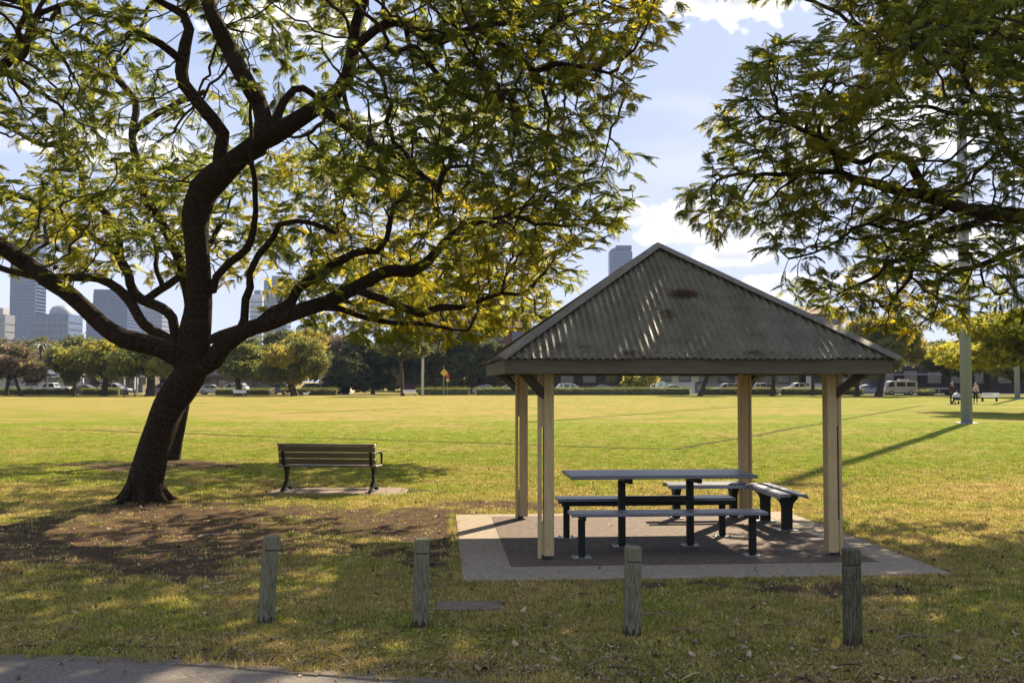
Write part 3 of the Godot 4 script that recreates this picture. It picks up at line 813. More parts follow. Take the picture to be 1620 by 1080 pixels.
# ---------------------------------------------------------------- trees grown from traced limbs
func frond_mesh(seed_: int) -> ArrayMesh:
	var rng := RandomNumberGenerator.new()
	rng.seed = seed_
	var g := Geo.new()
	var pairs := 16
	var spine := []
	for i in pairs + 2:
		var t := float(i) / (pairs + 1)
		spine.append(Vector3(t, -0.22 * t * t, 0.03 * sin(t * 4.0 + seed_)))
	for i in range(1, pairs + 2):
		var t := float(i) / (pairs + 1)
		var p: Vector3 = spine[i]
		for s in [-1.0, 1.0]:
			if rng.randf() < 0.06:
				continue
			var ln := 0.34 * sin(PI * pow(t, 0.75) * 0.86 + 0.22) * rng.randf_range(0.8, 1.1)
			var fw := rng.randf_range(0.35, 0.6) + t * 0.35
			var dir := Vector3(fw, rng.randf_range(-0.25, 0.15), s).normalized()
			var w := Vector3(1, 0, -s * fw).normalized() * 0.0185
			var mid := p + dir * ln * 0.5 + Vector3(0, 0.012, 0)
			var tip := p + dir * ln + Vector3(0, -ln * rng.randf_range(0.15, 0.4), 0)
			var nn := Vector3(0, 1, 0.25 * s).normalized()
			var k := g.vert(p, nn)
			g.vert(mid + w, nn); g.vert(tip, nn); g.vert(mid - w, nn)
			if s > 0:
				g.tri(k, k + 1, k + 2); g.tri(k, k + 2, k + 3)
			else:
				g.tri(k, k + 2, k + 1); g.tri(k, k + 3, k + 2)
	for i in pairs + 1:
		var a: Vector3 = spine[i]
		var b: Vector3 = spine[i + 1]
		var k := g.vert(a + Vector3(0, 0, 0.006), Vector3.UP)
		g.vert(a - Vector3(0, 0, 0.006), Vector3.UP); g.vert(b - Vector3(0, 0, 0.004), Vector3.UP); g.vert(b + Vector3(0, 0, 0.004), Vector3.UP)
		g.tri(k, k + 1, k + 2); g.tri(k, k + 2, k + 3)
	return g.mesh()

var fronds := []

func crook(a: Vector3, b: Vector3, c: Vector3, d: Vector3, t: float) -> Vector3:
	return a.cubic_interpolate(b, Vector3.ZERO, Vector3.ZERO, 0.0) if false else b.cubic_interpolate(c, a, d, t)

# lobes: [x, y, d, rx, ry, rd, points, inner share of the radius left empty, lowest local y]
func grown_tree(root: Node3D, limbs: Array, lobes: Array, seed_: int, opt: Dictionary) -> void:
	var rng := RandomNumberGenerator.new()
	rng.seed = seed_
	var pos := PackedVector3Array()
	var par := PackedInt32Array()
	var rad := PackedFloat32Array()
	var fixed := PackedByteArray()
	var limb_nodes := []
	var o := root.position
	for li in limbs.size():
		var raw: Array = limbs[li][1]
		var parent: int = limbs[li][0]
		var pts := PackedVector3Array()
		var rs := PackedFloat32Array()
		for k in range(0, raw.size(), 4):
			pts.append(Vector3(raw[k], raw[k + 1], raw[k + 2]) - o)
			rs.append(raw[k + 3] * opt.get("slim", 0.92))
		var from := -1
		if parent >= 0:
			var best := 1e9
			for j in limb_nodes[parent]:
				var q := pos[j]
				var dd := Vector2(q.x - pts[0].x, q.y - pts[0].y).length()
				if dd < best:
					best = dd; from = j
			var shift := pos[from].z - pts[0].z
			for k in pts.size():
				pts[k].z += shift
			pts[0] = pos[from]
			rs[0] = minf(rs[0], rad[from])
		var mine := []
		for k in pts.size() - 1:
			var a := pts[maxi(k - 1, 0)]
			var dn := pts[mini(k + 2, pts.size() - 1)]
			var n := maxi(1, int(pts[k].distance_to(pts[k + 1]) / 0.16))
			for s in n:
				if k == 0 and s == 0 and from >= 0:
					continue
				var t := float(s) / n
				var p := crook(a, pts[k], pts[k + 1], dn, t)
				if li > 0:
					p.z += lie.get_noise_2d(p.x * 6.0 + li * 31.0, p.y * 6.0) * 0.35
				pos.append(p)
				par.append(from)
				rad.append(lerpf(rs[k], rs[k + 1], t))
				fixed.append(1)
				from = pos.size() - 1
				mine.append(from)
		limb_nodes.append(mine)
	# points that the crown grows towards
	var att := PackedVector3Array()
	for L in lobes:
		var n := 0
		var guard := 0
		while n < int(L[6]) and guard < 200000:
			guard += 1
			var q := Vector3(rng.randf_range(-1, 1), rng.randf_range(-1, 1), rng.randf_range(-1, 1))
			var l := q.length()
			if l > 1.0 or l < L[7] or q.y < L[8]:
				continue
			var p := Vector3(L[0] + q.x * L[3], L[1] + q.y * L[4], -(L[2] + q.z * L[5]))
			if patch.get_noise_3d(p.x * 1.6, p.y * 1.6, p.z * 1.6 + seed_) < opt.get("gaps", 0.02):
				continue
			att.append(p - o)
			n += 1
	var reach := 3.2
	var kill := 0.21
	var step := 0.155
	var na := att.size()
	var near := PackedInt32Array(); near.resize(na)
	var nd := PackedFloat32Array(); nd.resize(na)
	var live := PackedByteArray(); live.resize(na); live.fill(1)
	var cells := {}
	for i in na:
		var k := Vector3i((att[i] / 0.8).floor())
		if not cells.has(k):
			cells[k] = PackedInt32Array()
		cells[k].append(i)
		var best := 1e9
		var bj := -1
		for j in pos.size():
			if rad[j] > 0.14:
				continue
			var dd := att[i].distance_squared_to(pos[j])
			if dd < best:
				best = dd; bj = j
		nd[i] = sqrt(best)
		near[i] = bj
	var kids := PackedByteArray(); kids.resize(pos.size())
	for iter in 75:
		var pull := {}
		for i in na:
			if live[i] and nd[i] < reach + iter * 0.05:
				var j := near[i]
				if kids[j] > 2:
					if nd[i] < 0.6:
						live[i] = 0
					continue
				var dv := (att[i] - pos[j]).normalized()
				pull[j] = pull.get(j, Vector3.ZERO) + dv
		if pull.is_empty():
			break
		var first := pos.size()
		for j in pull:
			if kids[j] > 2:
				continue
			kids[j] += 1
			kids.append(0)
			var dv: Vector3 = pull[j]
			if dv.length() < 0.05:
				dv = Vector3(rng.randf() - 0.5, rng.randf() - 0.5, rng.randf() - 0.5)
			dv = dv.normalized()
			if par[j] >= 0:
				dv = (dv * 1.0 + (pos[j] - pos[par[j]]).normalized() * 0.35).normalized()
			dv = (dv + Vector3(rng.randf_range(-1, 1), rng.randf_range(-1, 1), rng.randf_range(-1, 1)) * 0.42).normalized()
			pos.append(pos[j] + dv * step * rng.randf_range(0.8, 1.2))
			par.append(j)
			rad.append(0.0)
			fixed.append(0)
		for j in range(first, pos.size()):
			var p := pos[j]
			var lo := Vector3i(((p - Vector3(1, 1, 1)) / 0.8).floor())
			var hi := Vector3i(((p + Vector3(1, 1, 1)) / 0.8).floor())
			for cx in range(lo.x, hi.x + 1):
				for cy in range(lo.y, hi.y + 1):
					for cz in range(lo.z, hi.z + 1):
						var key := Vector3i(cx, cy, cz)
						if not cells.has(key):
							continue
						for i in cells[key]:
							if live[i] == 0:
								continue
							var dd := att[i].distance_to(p)
							if dd < nd[i]:
								nd[i] = dd; near[i] = j
								if dd < kill:
									live[i] = 0
		# what the fine cells missed: far points look again at the newest twigs now and then
		if iter % 6 == 5 and pos.size() < 60000:
			for i in na:
				if live[i] and nd[i] > 1.0:
					for j in range(first, pos.size(), 3):
						var dd := att[i].distance_to(pos[j])
						if dd < nd[i]:
							nd[i] = dd; near[i] = j
	# thickness from the tips down
	var total := pos.size()
	var flow := PackedFloat32Array(); flow.resize(total)
	var tipd := PackedInt32Array(); tipd.resize(total)
	var heavy := PackedInt32Array(); heavy.resize(total); heavy.fill(-1)
	var tip_r: float = opt.get("tip", 0.0068)
	var unit := pow(tip_r, 2.05)
	for j in range(total - 1, -1, -1):
		if flow[j] == 0.0:
			flow[j] = unit
		if fixed[j] == 0:
			rad[j] = minf(pow(flow[j], 1.0 / 2.05), 0.055)
		var q := par[j]
		if q >= 0:
			flow[q] += flow[j]
			tipd[q] = maxi(tipd[q], tipd[j] + 1)
			if fixed[j] == 0 and fixed[q] == 0 and (heavy[q] < 0 or flow[j] > flow[heavy[q]]):
				heavy[q] = j
	# wood: each traced limb is a part, the fine branching another
	for li in limbs.size():
		var pts := PackedVector3Array()
		var rs := PackedFloat32Array()
		var mine: Array = limb_nodes[li]
		if par[mine[0]] >= 0:
			pts.append(pos[par[mine[0]]]); rs.append(minf(rad[mine[0]], rad[par[mine[0]]]))
		for j in mine:
			pts.append(pos[j]); rs.append(rad[j])
		var g := Geo.new()
		if li == 0 and opt.get("flare", false):
			g.tube(pts, rs, 28, 0.11, seed_)
			for r in 7:
				var ra := TAU * r / 7.0 + 0.4
				var out := Vector3(cos(ra), 0, sin(ra))
				var len_ := 0.3 + 0.25 * sin(r * 2.7)
				g.tube(PackedVector3Array([out * 0.2 + Vector3(0.01, 0.36, 0), out * 0.3 + Vector3(0, 0.15, 0), out * 0.42 + Vector3(0, 0.05, 0), out * (0.48 + len_ * 0.5) + Vector3(0.05, 0.0, 0.04), out * (0.5 + len_) + Vector3(0.1, -0.08, 0.1)]), PackedFloat32Array([0.07, 0.075, 0.06, 0.04, 0.02]), 7, 0.25, r)
		else:
			g.tube(pts, rs, 12 if rs[0] > 0.08 else 7, 0.1, seed_ + li)
		part(root, "trunk" if li == 0 else "limb", g.mesh(), M.bark)
	var tw := Geo.new()
	for j in total:
		if fixed[j]:
			continue
		var q := par[j]
		if fixed[q] == 0 and heavy[q] == j:
			continue
		var pts := PackedVector3Array([pos[q]])
		var rs := PackedFloat32Array([rad[j]])
		var k := j
		while k >= 0:
			pts.append(pos[k]); rs.append(rad[k])
			k = heavy[k]
		tw.tube(pts, rs, 6 if rs[0] > 0.018 else (4 if rs[0] > 0.008 else 3), 0.0, 0, false)
	var b := part(root, "branches", tw.mesh(), M.twig)
	b.set_meta("kind", "stuff")
	# feathery leaves round the tips
	var xf := [[], [], []]
	var cols := [PackedColorArray(), PackedColorArray(), PackedColorArray()]
	var tint := noise(seed_ + 50, 0.22, 3)
	var yellow: float = opt.get("yellow", 0.3)
	var lush: float = opt.get("lush", 1.0)
	var gold: Array = opt.get("gold", [])
	for j in total:
		if fixed[j] or tipd[j] > 5:
			continue
		var want: float = lush * (opt.get("left", 1.0) if pos[j].x + o.x < -5.0 else 1.0) * lerpf(1.0, opt.get("top", 1.0), smoothstep(6.6, 7.8, pos[j].y + o.y)) * (2.0 if tipd[j] == 0 else (1.1 if tipd[j] < 3 else 0.6))
		var cnt := int(want) + (1 if rng.randf() < want - int(want) else 0)
		var dirv := (pos[j] - pos[par[j]]).normalized()
		for k in cnt:
			var flat := Vector3(dirv.x, dirv.y * 0.5, dirv.z).normalized()
			var ax := (flat + Vector3(rng.randf_range(-1, 1), rng.randf_range(-0.55, 0.35), rng.randf_range(-1, 1)) * 0.95).normalized()
			var up := (Vector3.UP + Vector3(rng.randf_range(-1, 1), 0, rng.randf_range(-1, 1)) * 0.45)
			var z := ax.cross(up).normalized()
			var y := z.cross(ax).normalized()
			var s = rng.randf_range(0.15, 0.3) * opt.get("leaf", 1.0)
			var v := rng.randi() % 3
			var p := pos[j] + o
			xf[v].append(Transform3D(Basis(ax * s, y * s, z * s), pos[j]))
			var ripe := 0.0
			for s4 in gold:
				ripe = maxf(ripe, s4[4] * clampf(1.4 - Vector3(p.x - s4[0], p.y - s4[1], -p.z - s4[2]).length() / s4[3], 0.0, 1.0))
			var t := clampf(tint.get_noise_3d(p.x, p.y, p.z) * 1.3 + yellow + ripe + rng.randf_range(-0.12, 0.12), 0.0, 1.0)
			var c := Color(0.3, 0.37, 0.065).lerp(Color(0.46, 0.5, 0.07), rng.randf()).lerp(Color(0.8, 0.7, 0.06), t * t)
			var w := rng.randf_range(0.8, 1.2)
			cols[v].append(Color(c.r * w, c.g * w, c.b * w))
	for v in 3:
		many(root, "crown", fronds[v], M.leaf, xf[v], cols[v])
	# round seed pods hanging from the tips
	var pod := Geo.new()
	pod.lathe(PackedVector2Array([Vector2(0.0, -0.007), Vector2(0.02, -0.006), Vector2(0.028, 0.0), Vector2(0.02, 0.006), Vector2(0.0, 0.007)]), 10, Transform3D(Basis(Vector3(1, 0, 0), PI / 2), Vector3(0, -0.05, 0)))
	pod.tube(PackedVector3Array([Vector3(0, 0, 0), Vector3(0.004, -0.012, 0), Vector3(0, -0.024, 0)]), PackedFloat32Array([0.0015, 0.0015, 0.0015]), 3)
	var pxf := []
	var pc := PackedColorArray()
	for j in total:
		if fixed[j] == 0 and tipd[j] == 0 and rng.randf() < 0.03:
			pxf.append(Transform3D(Basis(Vector3.UP, rng.randf() * TAU).scaled(Vector3.ONE * rng.randf_range(0.9, 1.4)), pos[j]))
			pc.append(Color(0.035, 0.026, 0.018))
	many(root, "seed_pods", pod.mesh(), M.litter, pxf, pc)
	print(root.name, " nodes ", total, " fronds ", xf[0].size() * 3, " points ", na)

# ---------------------------------------------------------------- the picnic shelter
const ROOF_HALF := 2.06
const EAVE := 2.12
const RISE := 1.42
const SHEL := Vector3(1.809, 0.0, -12.436)
const SHEL_TURN := 0.0728

func make_slab() -> void:
	var g := Geo.new()
	g.box(Vector3(-0.066, -0.08, 0.268), Vector3(4.81, 0.16, 4.713), 0.012)
	var o := struct("concrete_slab", g.mesh(), M.concrete)
	o.position = SHEL
	o.rotation.y = SHEL_TURN
	# hairline cracks filled with dirt
	var rng := RandomNumberGenerator.new()
	rng.seed = 12
	var crack := Geo.new()
	for s in [[-2.45, 0.9, -2.0, 1.05], [-2.2, 2.0, -1.7, 2.6], [0.4, 2.62, 0.55, 2.02], [1.5, 2.6, 1.35, 2.02], [2.33, 1.2, 1.92, 1.0], [2.3, -0.6, 1.92, -0.4], [-2.4, -0.4, -2.0, -0.7]]:
		var p := Vector2(s[0], s[1])
		for k in 7:
			var q := Vector2(s[0], s[1]).lerp(Vector2(s[2], s[3]), (k + 1) / 7.0) + Vector2(rng.randf_range(-0.02, 0.02), rng.randf_range(-0.02, 0.02))
			var w := (q - p).normalized().orthogonal() * rng.randf_range(0.0015, 0.004)
			crack.poly([Vector3(p.x + w.x, 0.003, p.y + w.y), Vector3(q.x + w.x, 0.003, q.y + w.y), Vector3(q.x - w.x, 0.003, q.y - w.y), Vector3(p.x - w.x, 0.003, p.y - w.y)], Vector3(p.x, -2, p.y))
			p = q
	var co := part(o, "cracks", crack.mesh(), M.rot)
	co.set_meta("kind", "stuff")
	g = Geo.new()
	g.box(Vector3(-0.04, -0.005, 0.085), Vector3(3.86, 0.018, 3.81), 0.003)
	o = struct("brown_paving", g.mesh(), M.paving)
	o.position = SHEL
	o.rotation.y = SHEL_TURN

func make_shelter() -> void:
	var t := thing("picnic_shelter", "open timber picnic shelter with pyramid roof of olive corrugated sheets", "shelter", SHEL, SHEL_TURN)
	# four posts, each a wide board, a narrow board and packers between them
	for sx in [-1.0, 1.0]:
		for sz in [-1.0, 1.0]:
			var p := Node3D.new()
			p.name = "post"
			p.position = Vector3(sx * 1.57, 0, sz * 1.57)
			t.add_child(p, true)
			part(p, "wide_board", boxm(Vector3(-sx * 0.03, 1.055, 0), Vector3(0.106, 2.03, 0.145), 0.006), M.post)
			part(p, "narrow_board", boxm(Vector3(sx * 0.064, 1.0, 0.0), Vector3(0.034, 1.98, 0.12), 0.005), M.post)
			part(p, "packer", boxm(Vector3(sx * 0.035, 1.72, 0), Vector3(0.025, 0.64, 0.1), 0.002), M.post)
			part(p, "packer", boxm(Vector3(sx * 0.035, 0.22, 0), Vector3(0.025, 0.34, 0.1), 0.002), M.post)
			part(p, "steel_foot", boxm(Vector3(sx * 0.01, 0.024, 0), Vector3(0.07, 0.05, 0.07), 0.003), M.screw)
			for y in [0.17, 0.42, 1.75]:
				var b := Geo.new()
				b.lathe(PackedVector2Array([Vector2(0.011, 0.0), Vector2(0.011, 0.003), Vector2(0.007, 0.007), Vector2(0.0, 0.008)]), 8, Transform3D(Basis(Vector3(1, 0, 0), PI / 2), Vector3(-sx * 0.02, y, 0.0725)))
				part(p, "bolt", b.mesh(), M.bolt)
			# brace from the post out to the roof corner
			var a := Vector3(sx * 1.6, 1.74, sz * 1.6)
			var e := Vector3(sx * 1.9, 2.06, sz * 1.9)
			var d := (e - a).normalized()
			var bz := Vector3(sx, 0, -sz).normalized()
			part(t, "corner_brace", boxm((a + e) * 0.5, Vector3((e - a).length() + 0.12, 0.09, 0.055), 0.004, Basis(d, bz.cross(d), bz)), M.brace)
	# beams on the posts, hip rafters
	for s in [-1.0, 1.0]:
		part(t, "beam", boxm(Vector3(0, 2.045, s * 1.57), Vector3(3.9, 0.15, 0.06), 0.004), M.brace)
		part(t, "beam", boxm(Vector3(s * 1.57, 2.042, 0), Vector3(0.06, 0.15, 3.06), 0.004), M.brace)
		for q in [-1.0, 1.0]:
			var a := Vector3(s * 1.98, EAVE - 0.03, q * 1.98)
			var e := Vector3(s * 0.03, EAVE + RISE - 0.07, q * 0.03)
			var d := (e - a).normalized()
			var bz := Vector3(s, 0, -q).normalized()
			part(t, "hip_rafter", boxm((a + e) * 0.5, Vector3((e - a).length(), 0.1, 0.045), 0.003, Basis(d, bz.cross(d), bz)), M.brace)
	# fascia boards
	for k in 4:
		var b := Basis(Vector3.UP, k * PI / 2)
		var ln := 2.0 * (ROOF_HALF - 0.024) if k % 2 == 0 else 2.0 * (ROOF_HALF - 0.024) - 0.05
		var f := part(t, "fascia", boxm(Vector3(0, EAVE - 0.083, ROOF_HALF - 0.036), Vector3(ln, 0.156, 0.024), 0.003), M.fascia)
		f.basis = b
	# corrugated sheets, ten waves each, cut along the hips
	var slope := sqrt(ROOF_HALF * ROOF_HALF + RISE * RISE)
	var over := 0.03
	for k in 4:
		var b := Basis(Vector3.UP, k * PI / 2)
		var wave := 0.0762
		var per := 8
		var x0 := -(ROOF_HALF + over)
		var sheets := 6
		var width := 2.0 * (ROOF_HALF + over) / sheets
		var side := Node3D.new()
		side.name = "roof_side"
		side.basis = b
		t.add_child(side, true)
		var along := Vector3(0, RISE, -ROOF_HALF).normalized()
		var nrm := Vector3(0, ROOF_HALF, RISE).normalized()
		for sh in sheets:
			var g := Geo.new()
			var n := int(width / wave * per)
			var lift := 0.0 if sh % 2 == 0 else 0.003
			var jig := 0.012 * sin(sh * 2.3 + k)
			for i in n + 3:
				var x := x0 + width * sh + width * float(i) / n
				var ph := TAU * x / wave
				var hgt := 0.0095 * cos(ph) + lift
				var slopex := -0.0095 * sin(ph) * TAU / wave
				var nn := (nrm - Vector3(1, 0, 0) * slopex).normalized()
				var eave := Vector3(x, EAVE + 0.014, ROOF_HALF) - along * (over + jig)
				var full := maxf(0.0, (1.0 - absf(x) / (ROOF_HALF + over))) * (slope + over) + jig
				for r in 3:
					var p := eave + along * full * r * 0.5 + nrm * hgt
					g.vert(p, nn, Vector2(x, full * r * 0.5))
				# under side, a sheet's thickness below
				for r in 3:
					var p := eave + along * full * r * 0.5 + nrm * (hgt - 0.002)
					g.vert(p, -nn, Vector2(x, full * r * 0.5))
			for i in n + 2:
				var a := i * 6
				for r in 2:
					g.tri(a + r, a + 6 + r, a + 7 + r)
					g.tri(a + r, a + 7 + r, a + 1 + r)
					g.tri(a + 3 + r, a + 10 + r, a + 9 + r)
					g.tri(a + 3 + r, a + 4 + r, a + 10 + r)
				g.tri(a, a + 9, a + 6)
				g.tri(a, a + 3, a + 9)
			part(side, "roof_sheet", g.mesh(), M.roof)
		var screws := Geo.new()
		for row in [0.07, 0.95, 1.8]:
			var xx = -(1.9 - row * 0.86)
			while xx < 1.9 - row * 0.86:
				var xq := roundf(xx / wave) * wave
				var p = Vector3(xq, EAVE + 0.014, ROOF_HALF) + along * row + nrm * 0.0095
				screws.lathe(PackedVector2Array([Vector2(0.008, 0.0), Vector2(0.006, 0.005), Vector2(0.0, 0.006)]), 6, Transform3D(Basis(Vector3(1, 0, 0), nrm, along), p))
				xx += wave * 2.0
		var sc := part(side, "screws", screws.mesh(), M.screw)
		sc.set_meta("kind", "stuff")
	# hip cappings: a folded strip along each hip
	for k in 4:
		var b := Basis(Vector3.UP, k * PI / 2)
		var g := Geo.new()
		var foot := Vector3(ROOF_HALF + 0.045, EAVE - 0.005, ROOF_HALF + 0.045)
		var top := Vector3(0, EAVE + RISE + 0.04, 0)
		var hip := (top - foot).normalized()
		var n1 := Vector3(0, ROOF_HALF, RISE).normalized()
		var n2 := Vector3(RISE, ROOF_HALF, 0).normalized()
		var w1 := (Vector3(-1, 0, 0) - hip * Vector3(-1, 0, 0).dot(hip)).normalized()
		var w2 := (Vector3(0, 0, -1) - hip * Vector3(0, 0, -1).dot(hip)).normalized()
		w1 = (hip.cross(n1)).normalized(); w2 = (n2.cross(hip)).normalized()
		if w1.x > 0: w1 = -w1
		if w2.z > 0: w2 = -w2
		var lift := (n1 + n2).normalized() * 0.028
		for side in [[w1, n1], [w2, n2]]:
			var wv: Vector3 = side[0] * 0.1
			var dn: Vector3 = -side[1] * 0.012
			var inside := foot.lerp(top, 0.5) - Vector3(0, 3, 0)
			g.poly([foot + lift, top + lift, top + lift + wv * 0.9, foot + lift + wv], inside)
			g.poly([foot + lift + wv, top + lift + wv * 0.9, top + lift + wv * 0.9 + dn, foot + lift + wv + dn], inside)
		g.poly([foot + lift, foot + lift + w1 * 0.1, foot + Vector3(0, -0.01, 0), foot + lift + w2 * 0.1], foot.lerp(top, 0.3))
		var c := part(t, "hip_capping", g.mesh(), M.capping)
		c.basis = b
	# a clump of leaves and twigs caught on the front slope
	var rng := RandomNumberGenerator.new()
	rng.seed = 9
	var st := Geo.new()
	st.tube(PackedVector3Array([Vector3(-0.06, 0, 0), Vector3(0, 0.012, 0.006), Vector3(0.06, 0, 0)]), PackedFloat32Array([0.002, 0.0025, 0.0012]), 4)
	var xf := []
	var cc := PackedColorArray()
	var dirv := Vector3(0, RISE, -ROOF_HALF).normalized()
	var nr := Vector3(0, ROOF_HALF, RISE).normalized()
	for spot in [[0.07, 1.3, 0.16, 0.085, 330], [-0.2, 0.85, 0.09, 0.09, 60], [0.55, 0.06, 0.1, 0.03, 30], [-0.75, 0.05, 0.1, 0.04, 40], [-1.45, 0.18, 0.25, 0.05, 60]]:
		for k in int(spot[4]):
			var q := Vector2(rng.randfn(0, 0.5), rng.randfn(0, 0.5))
			var p = Vector3(spot[0] + q.x * spot[2], EAVE + 0.014, ROOF_HALF) + dirv * (spot[1] + q.y * spot[3]) + nr * (0.012 + rng.randf() * 0.03 * maxf(0.0, 1.0 - q.length()))
			var bs := Basis(nr.normalized(), rng.randf() * TAU) * Basis(Vector3(1, 0, 0), -0.6) * Basis(Vector3(rng.randf() - 0.5, rng.randf() - 0.5, rng.randf() - 0.5).normalized(), 0.5)
			xf.append(Transform3D(bs.scaled(Vector3.ONE * rng.randf_range(0.3, 0.9)), p))
			var c := Color(0.035, 0.02, 0.014).lerp(Color(0.13, 0.08, 0.055), rng.randf())
			cc.append(c)
	var deb := many(self, "roof_debris", st.mesh(), M.litter, xf, cc)
	deb.position = SHEL
	deb.rotation.y = SHEL_TURN
	tag(deb, "brown clump of twigs and leaves caught on the shelter roof", "leaf litter")

# u right, v away, in the shelter's own axes
func in_shelter(x: float, d: float) -> Vector3:
	return Vector3(x, 0.004, -d)

func leg_column(t: Node3D, x: float, z: float, hgt: float, w: float) -> void:
	part(t, "leg", boxm(Vector3(x, hgt * 0.5 + 0.006, z), Vector3(w, hgt - 0.012, w), 0.008), M.iron)
	part(t, "base_plate", boxm(Vector3(x, 0.006, z), Vector3(0.2, 0.012, 0.17), 0.003), M.plate)
	var g := Geo.new()
	for sx in [-1, 1]:
		for sz in [-1, 1]:
			g.lathe(PackedVector2Array([Vector2(0.011, 0), Vector2(0.011, 0.012), Vector2(0.006, 0.02), Vector2(0, 0.02)]), 6, Transform3D(Basis.IDENTITY, Vector3(x + sx * 0.075, 0.012, z + sz * 0.06)))
	var b := part(t, "anchor_bolts", g.mesh(), M.plate)
	b.set_meta("kind", "stuff")

func make_table() -> void:
	var t := thing("picnic_table", "long grey metal plank table on two black columns inside the shelter", "table", in_shelter(1.645, 11.56), SHEL_TURN)
	for k in 4:
		part(t, "top_plank", boxm(Vector3(0.02, 0.818, -0.3 + k * 0.2), Vector3(2.1, 0.04, 0.192), 0.008), M.alloy)
	for s in [-1.0, 1.0]:
		leg_column(t, s * 0.395, 0.0, 0.75, 0.078)
		part(t, "top_bracket", boxm(Vector3(s * 0.395, 0.773, 0), Vector3(0.06, 0.05, 0.68), 0.005), M.iron)
		part(t, "gusset", boxm(Vector3(s * 0.395 + 0.06, 0.755, 0.2), Vector3(0.05, 0.05, 0.05), 0.004), M.iron)
	part(t, "stretcher", boxm(Vector3(0, 0.545, 0), Vector3(0.7, 0.05, 0.04), 0.005), M.iron)

func make_seat(called: String, label: String, x: float, d: float, turn: float, ln: float, legs: Array, apron: bool) -> void:
	var t := thing(called, label, "bench", in_shelter(x, d), SHEL_TURN + turn, "backless benches under the shelter")
	for s in [-1.0, 1.0]:
		part(t, "seat_plank", boxm(Vector3(0, 0.468, s * 0.082), Vector3(ln, 0.036, 0.158), 0.009), M.alloy)
	if apron:
		part(t, "side_rail", boxm(Vector3(0, 0.425, 0.13), Vector3(ln - 0.1, 0.05, 0.03), 0.004), M.iron)
		part(t, "side_rail", boxm(Vector3(0, 0.425, -0.13), Vector3(ln - 0.1, 0.05, 0.03), 0.004), M.iron)
	for lx in legs:
		leg_column(t, lx, 0.0, 0.41, 0.072)
		part(t, "seat_bracket", boxm(Vector3(lx, 0.43, 0), Vector3(0.06, 0.04, 0.3), 0.004), M.iron)

func make_wide_seat(called: String, label: String, x: float, d: float, turn: float, ln: float, legs: Array) -> void:
	var t := thing(called, label, "bench", in_shelter(x, d), SHEL_TURN + turn, "backless benches under the shelter")
	var mid := PackedVector2Array([Vector2(-0.078, 0.45), Vector2(0.078, 0.45), Vector2(0.078, 0.486), Vector2(-0.078, 0.486)])
	var lip := PackedVector2Array([Vector2(-0.085, 0.42), Vector2(-0.072, 0.425), Vector2(-0.06, 0.447), Vector2(0.06, 0.452), Vector2(0.06, 0.486), Vector2(-0.05, 0.484), Vector2(-0.078, 0.465)])
	var turnb := Basis(Vector3.UP, PI / 2)
	var g := Geo.new()
	g.prism(lip, ln * 0.5, Transform3D(turnb, Vector3(0, 0, 0.1)))
	part(t, "seat_plank", g.mesh(), M.alloy)
	g = Geo.new()
	g.prism(lip, ln * 0.5, Transform3D(Basis(Vector3.UP, -PI / 2), Vector3(0, 0, -0.1)))
	part(t, "seat_plank", g.mesh(), M.alloy)
	for lx in legs:
		var o := PackedVector2Array([Vector2(-0.06, 0.012), Vector2(0.06, 0.012), Vector2(0.06, 0.29), Vector2(0.078, 0.35), Vector2(0.13, 0.4), Vector2(0.15, 0.44), Vector2(-0.15, 0.44), Vector2(-0.13, 0.4), Vector2(-0.078, 0.35), Vector2(-0.06, 0.29)])
		g = Geo.new()
		g.prism(o, 0.045, Transform3D(turnb, Vector3(lx, 0, 0)))
		part(t, "leg", g.mesh(), M.iron)
		part(t, "base_plate", boxm(Vector3(lx, 0.006, 0), Vector3(0.15, 0.012, 0.26), 0.003), M.plate)

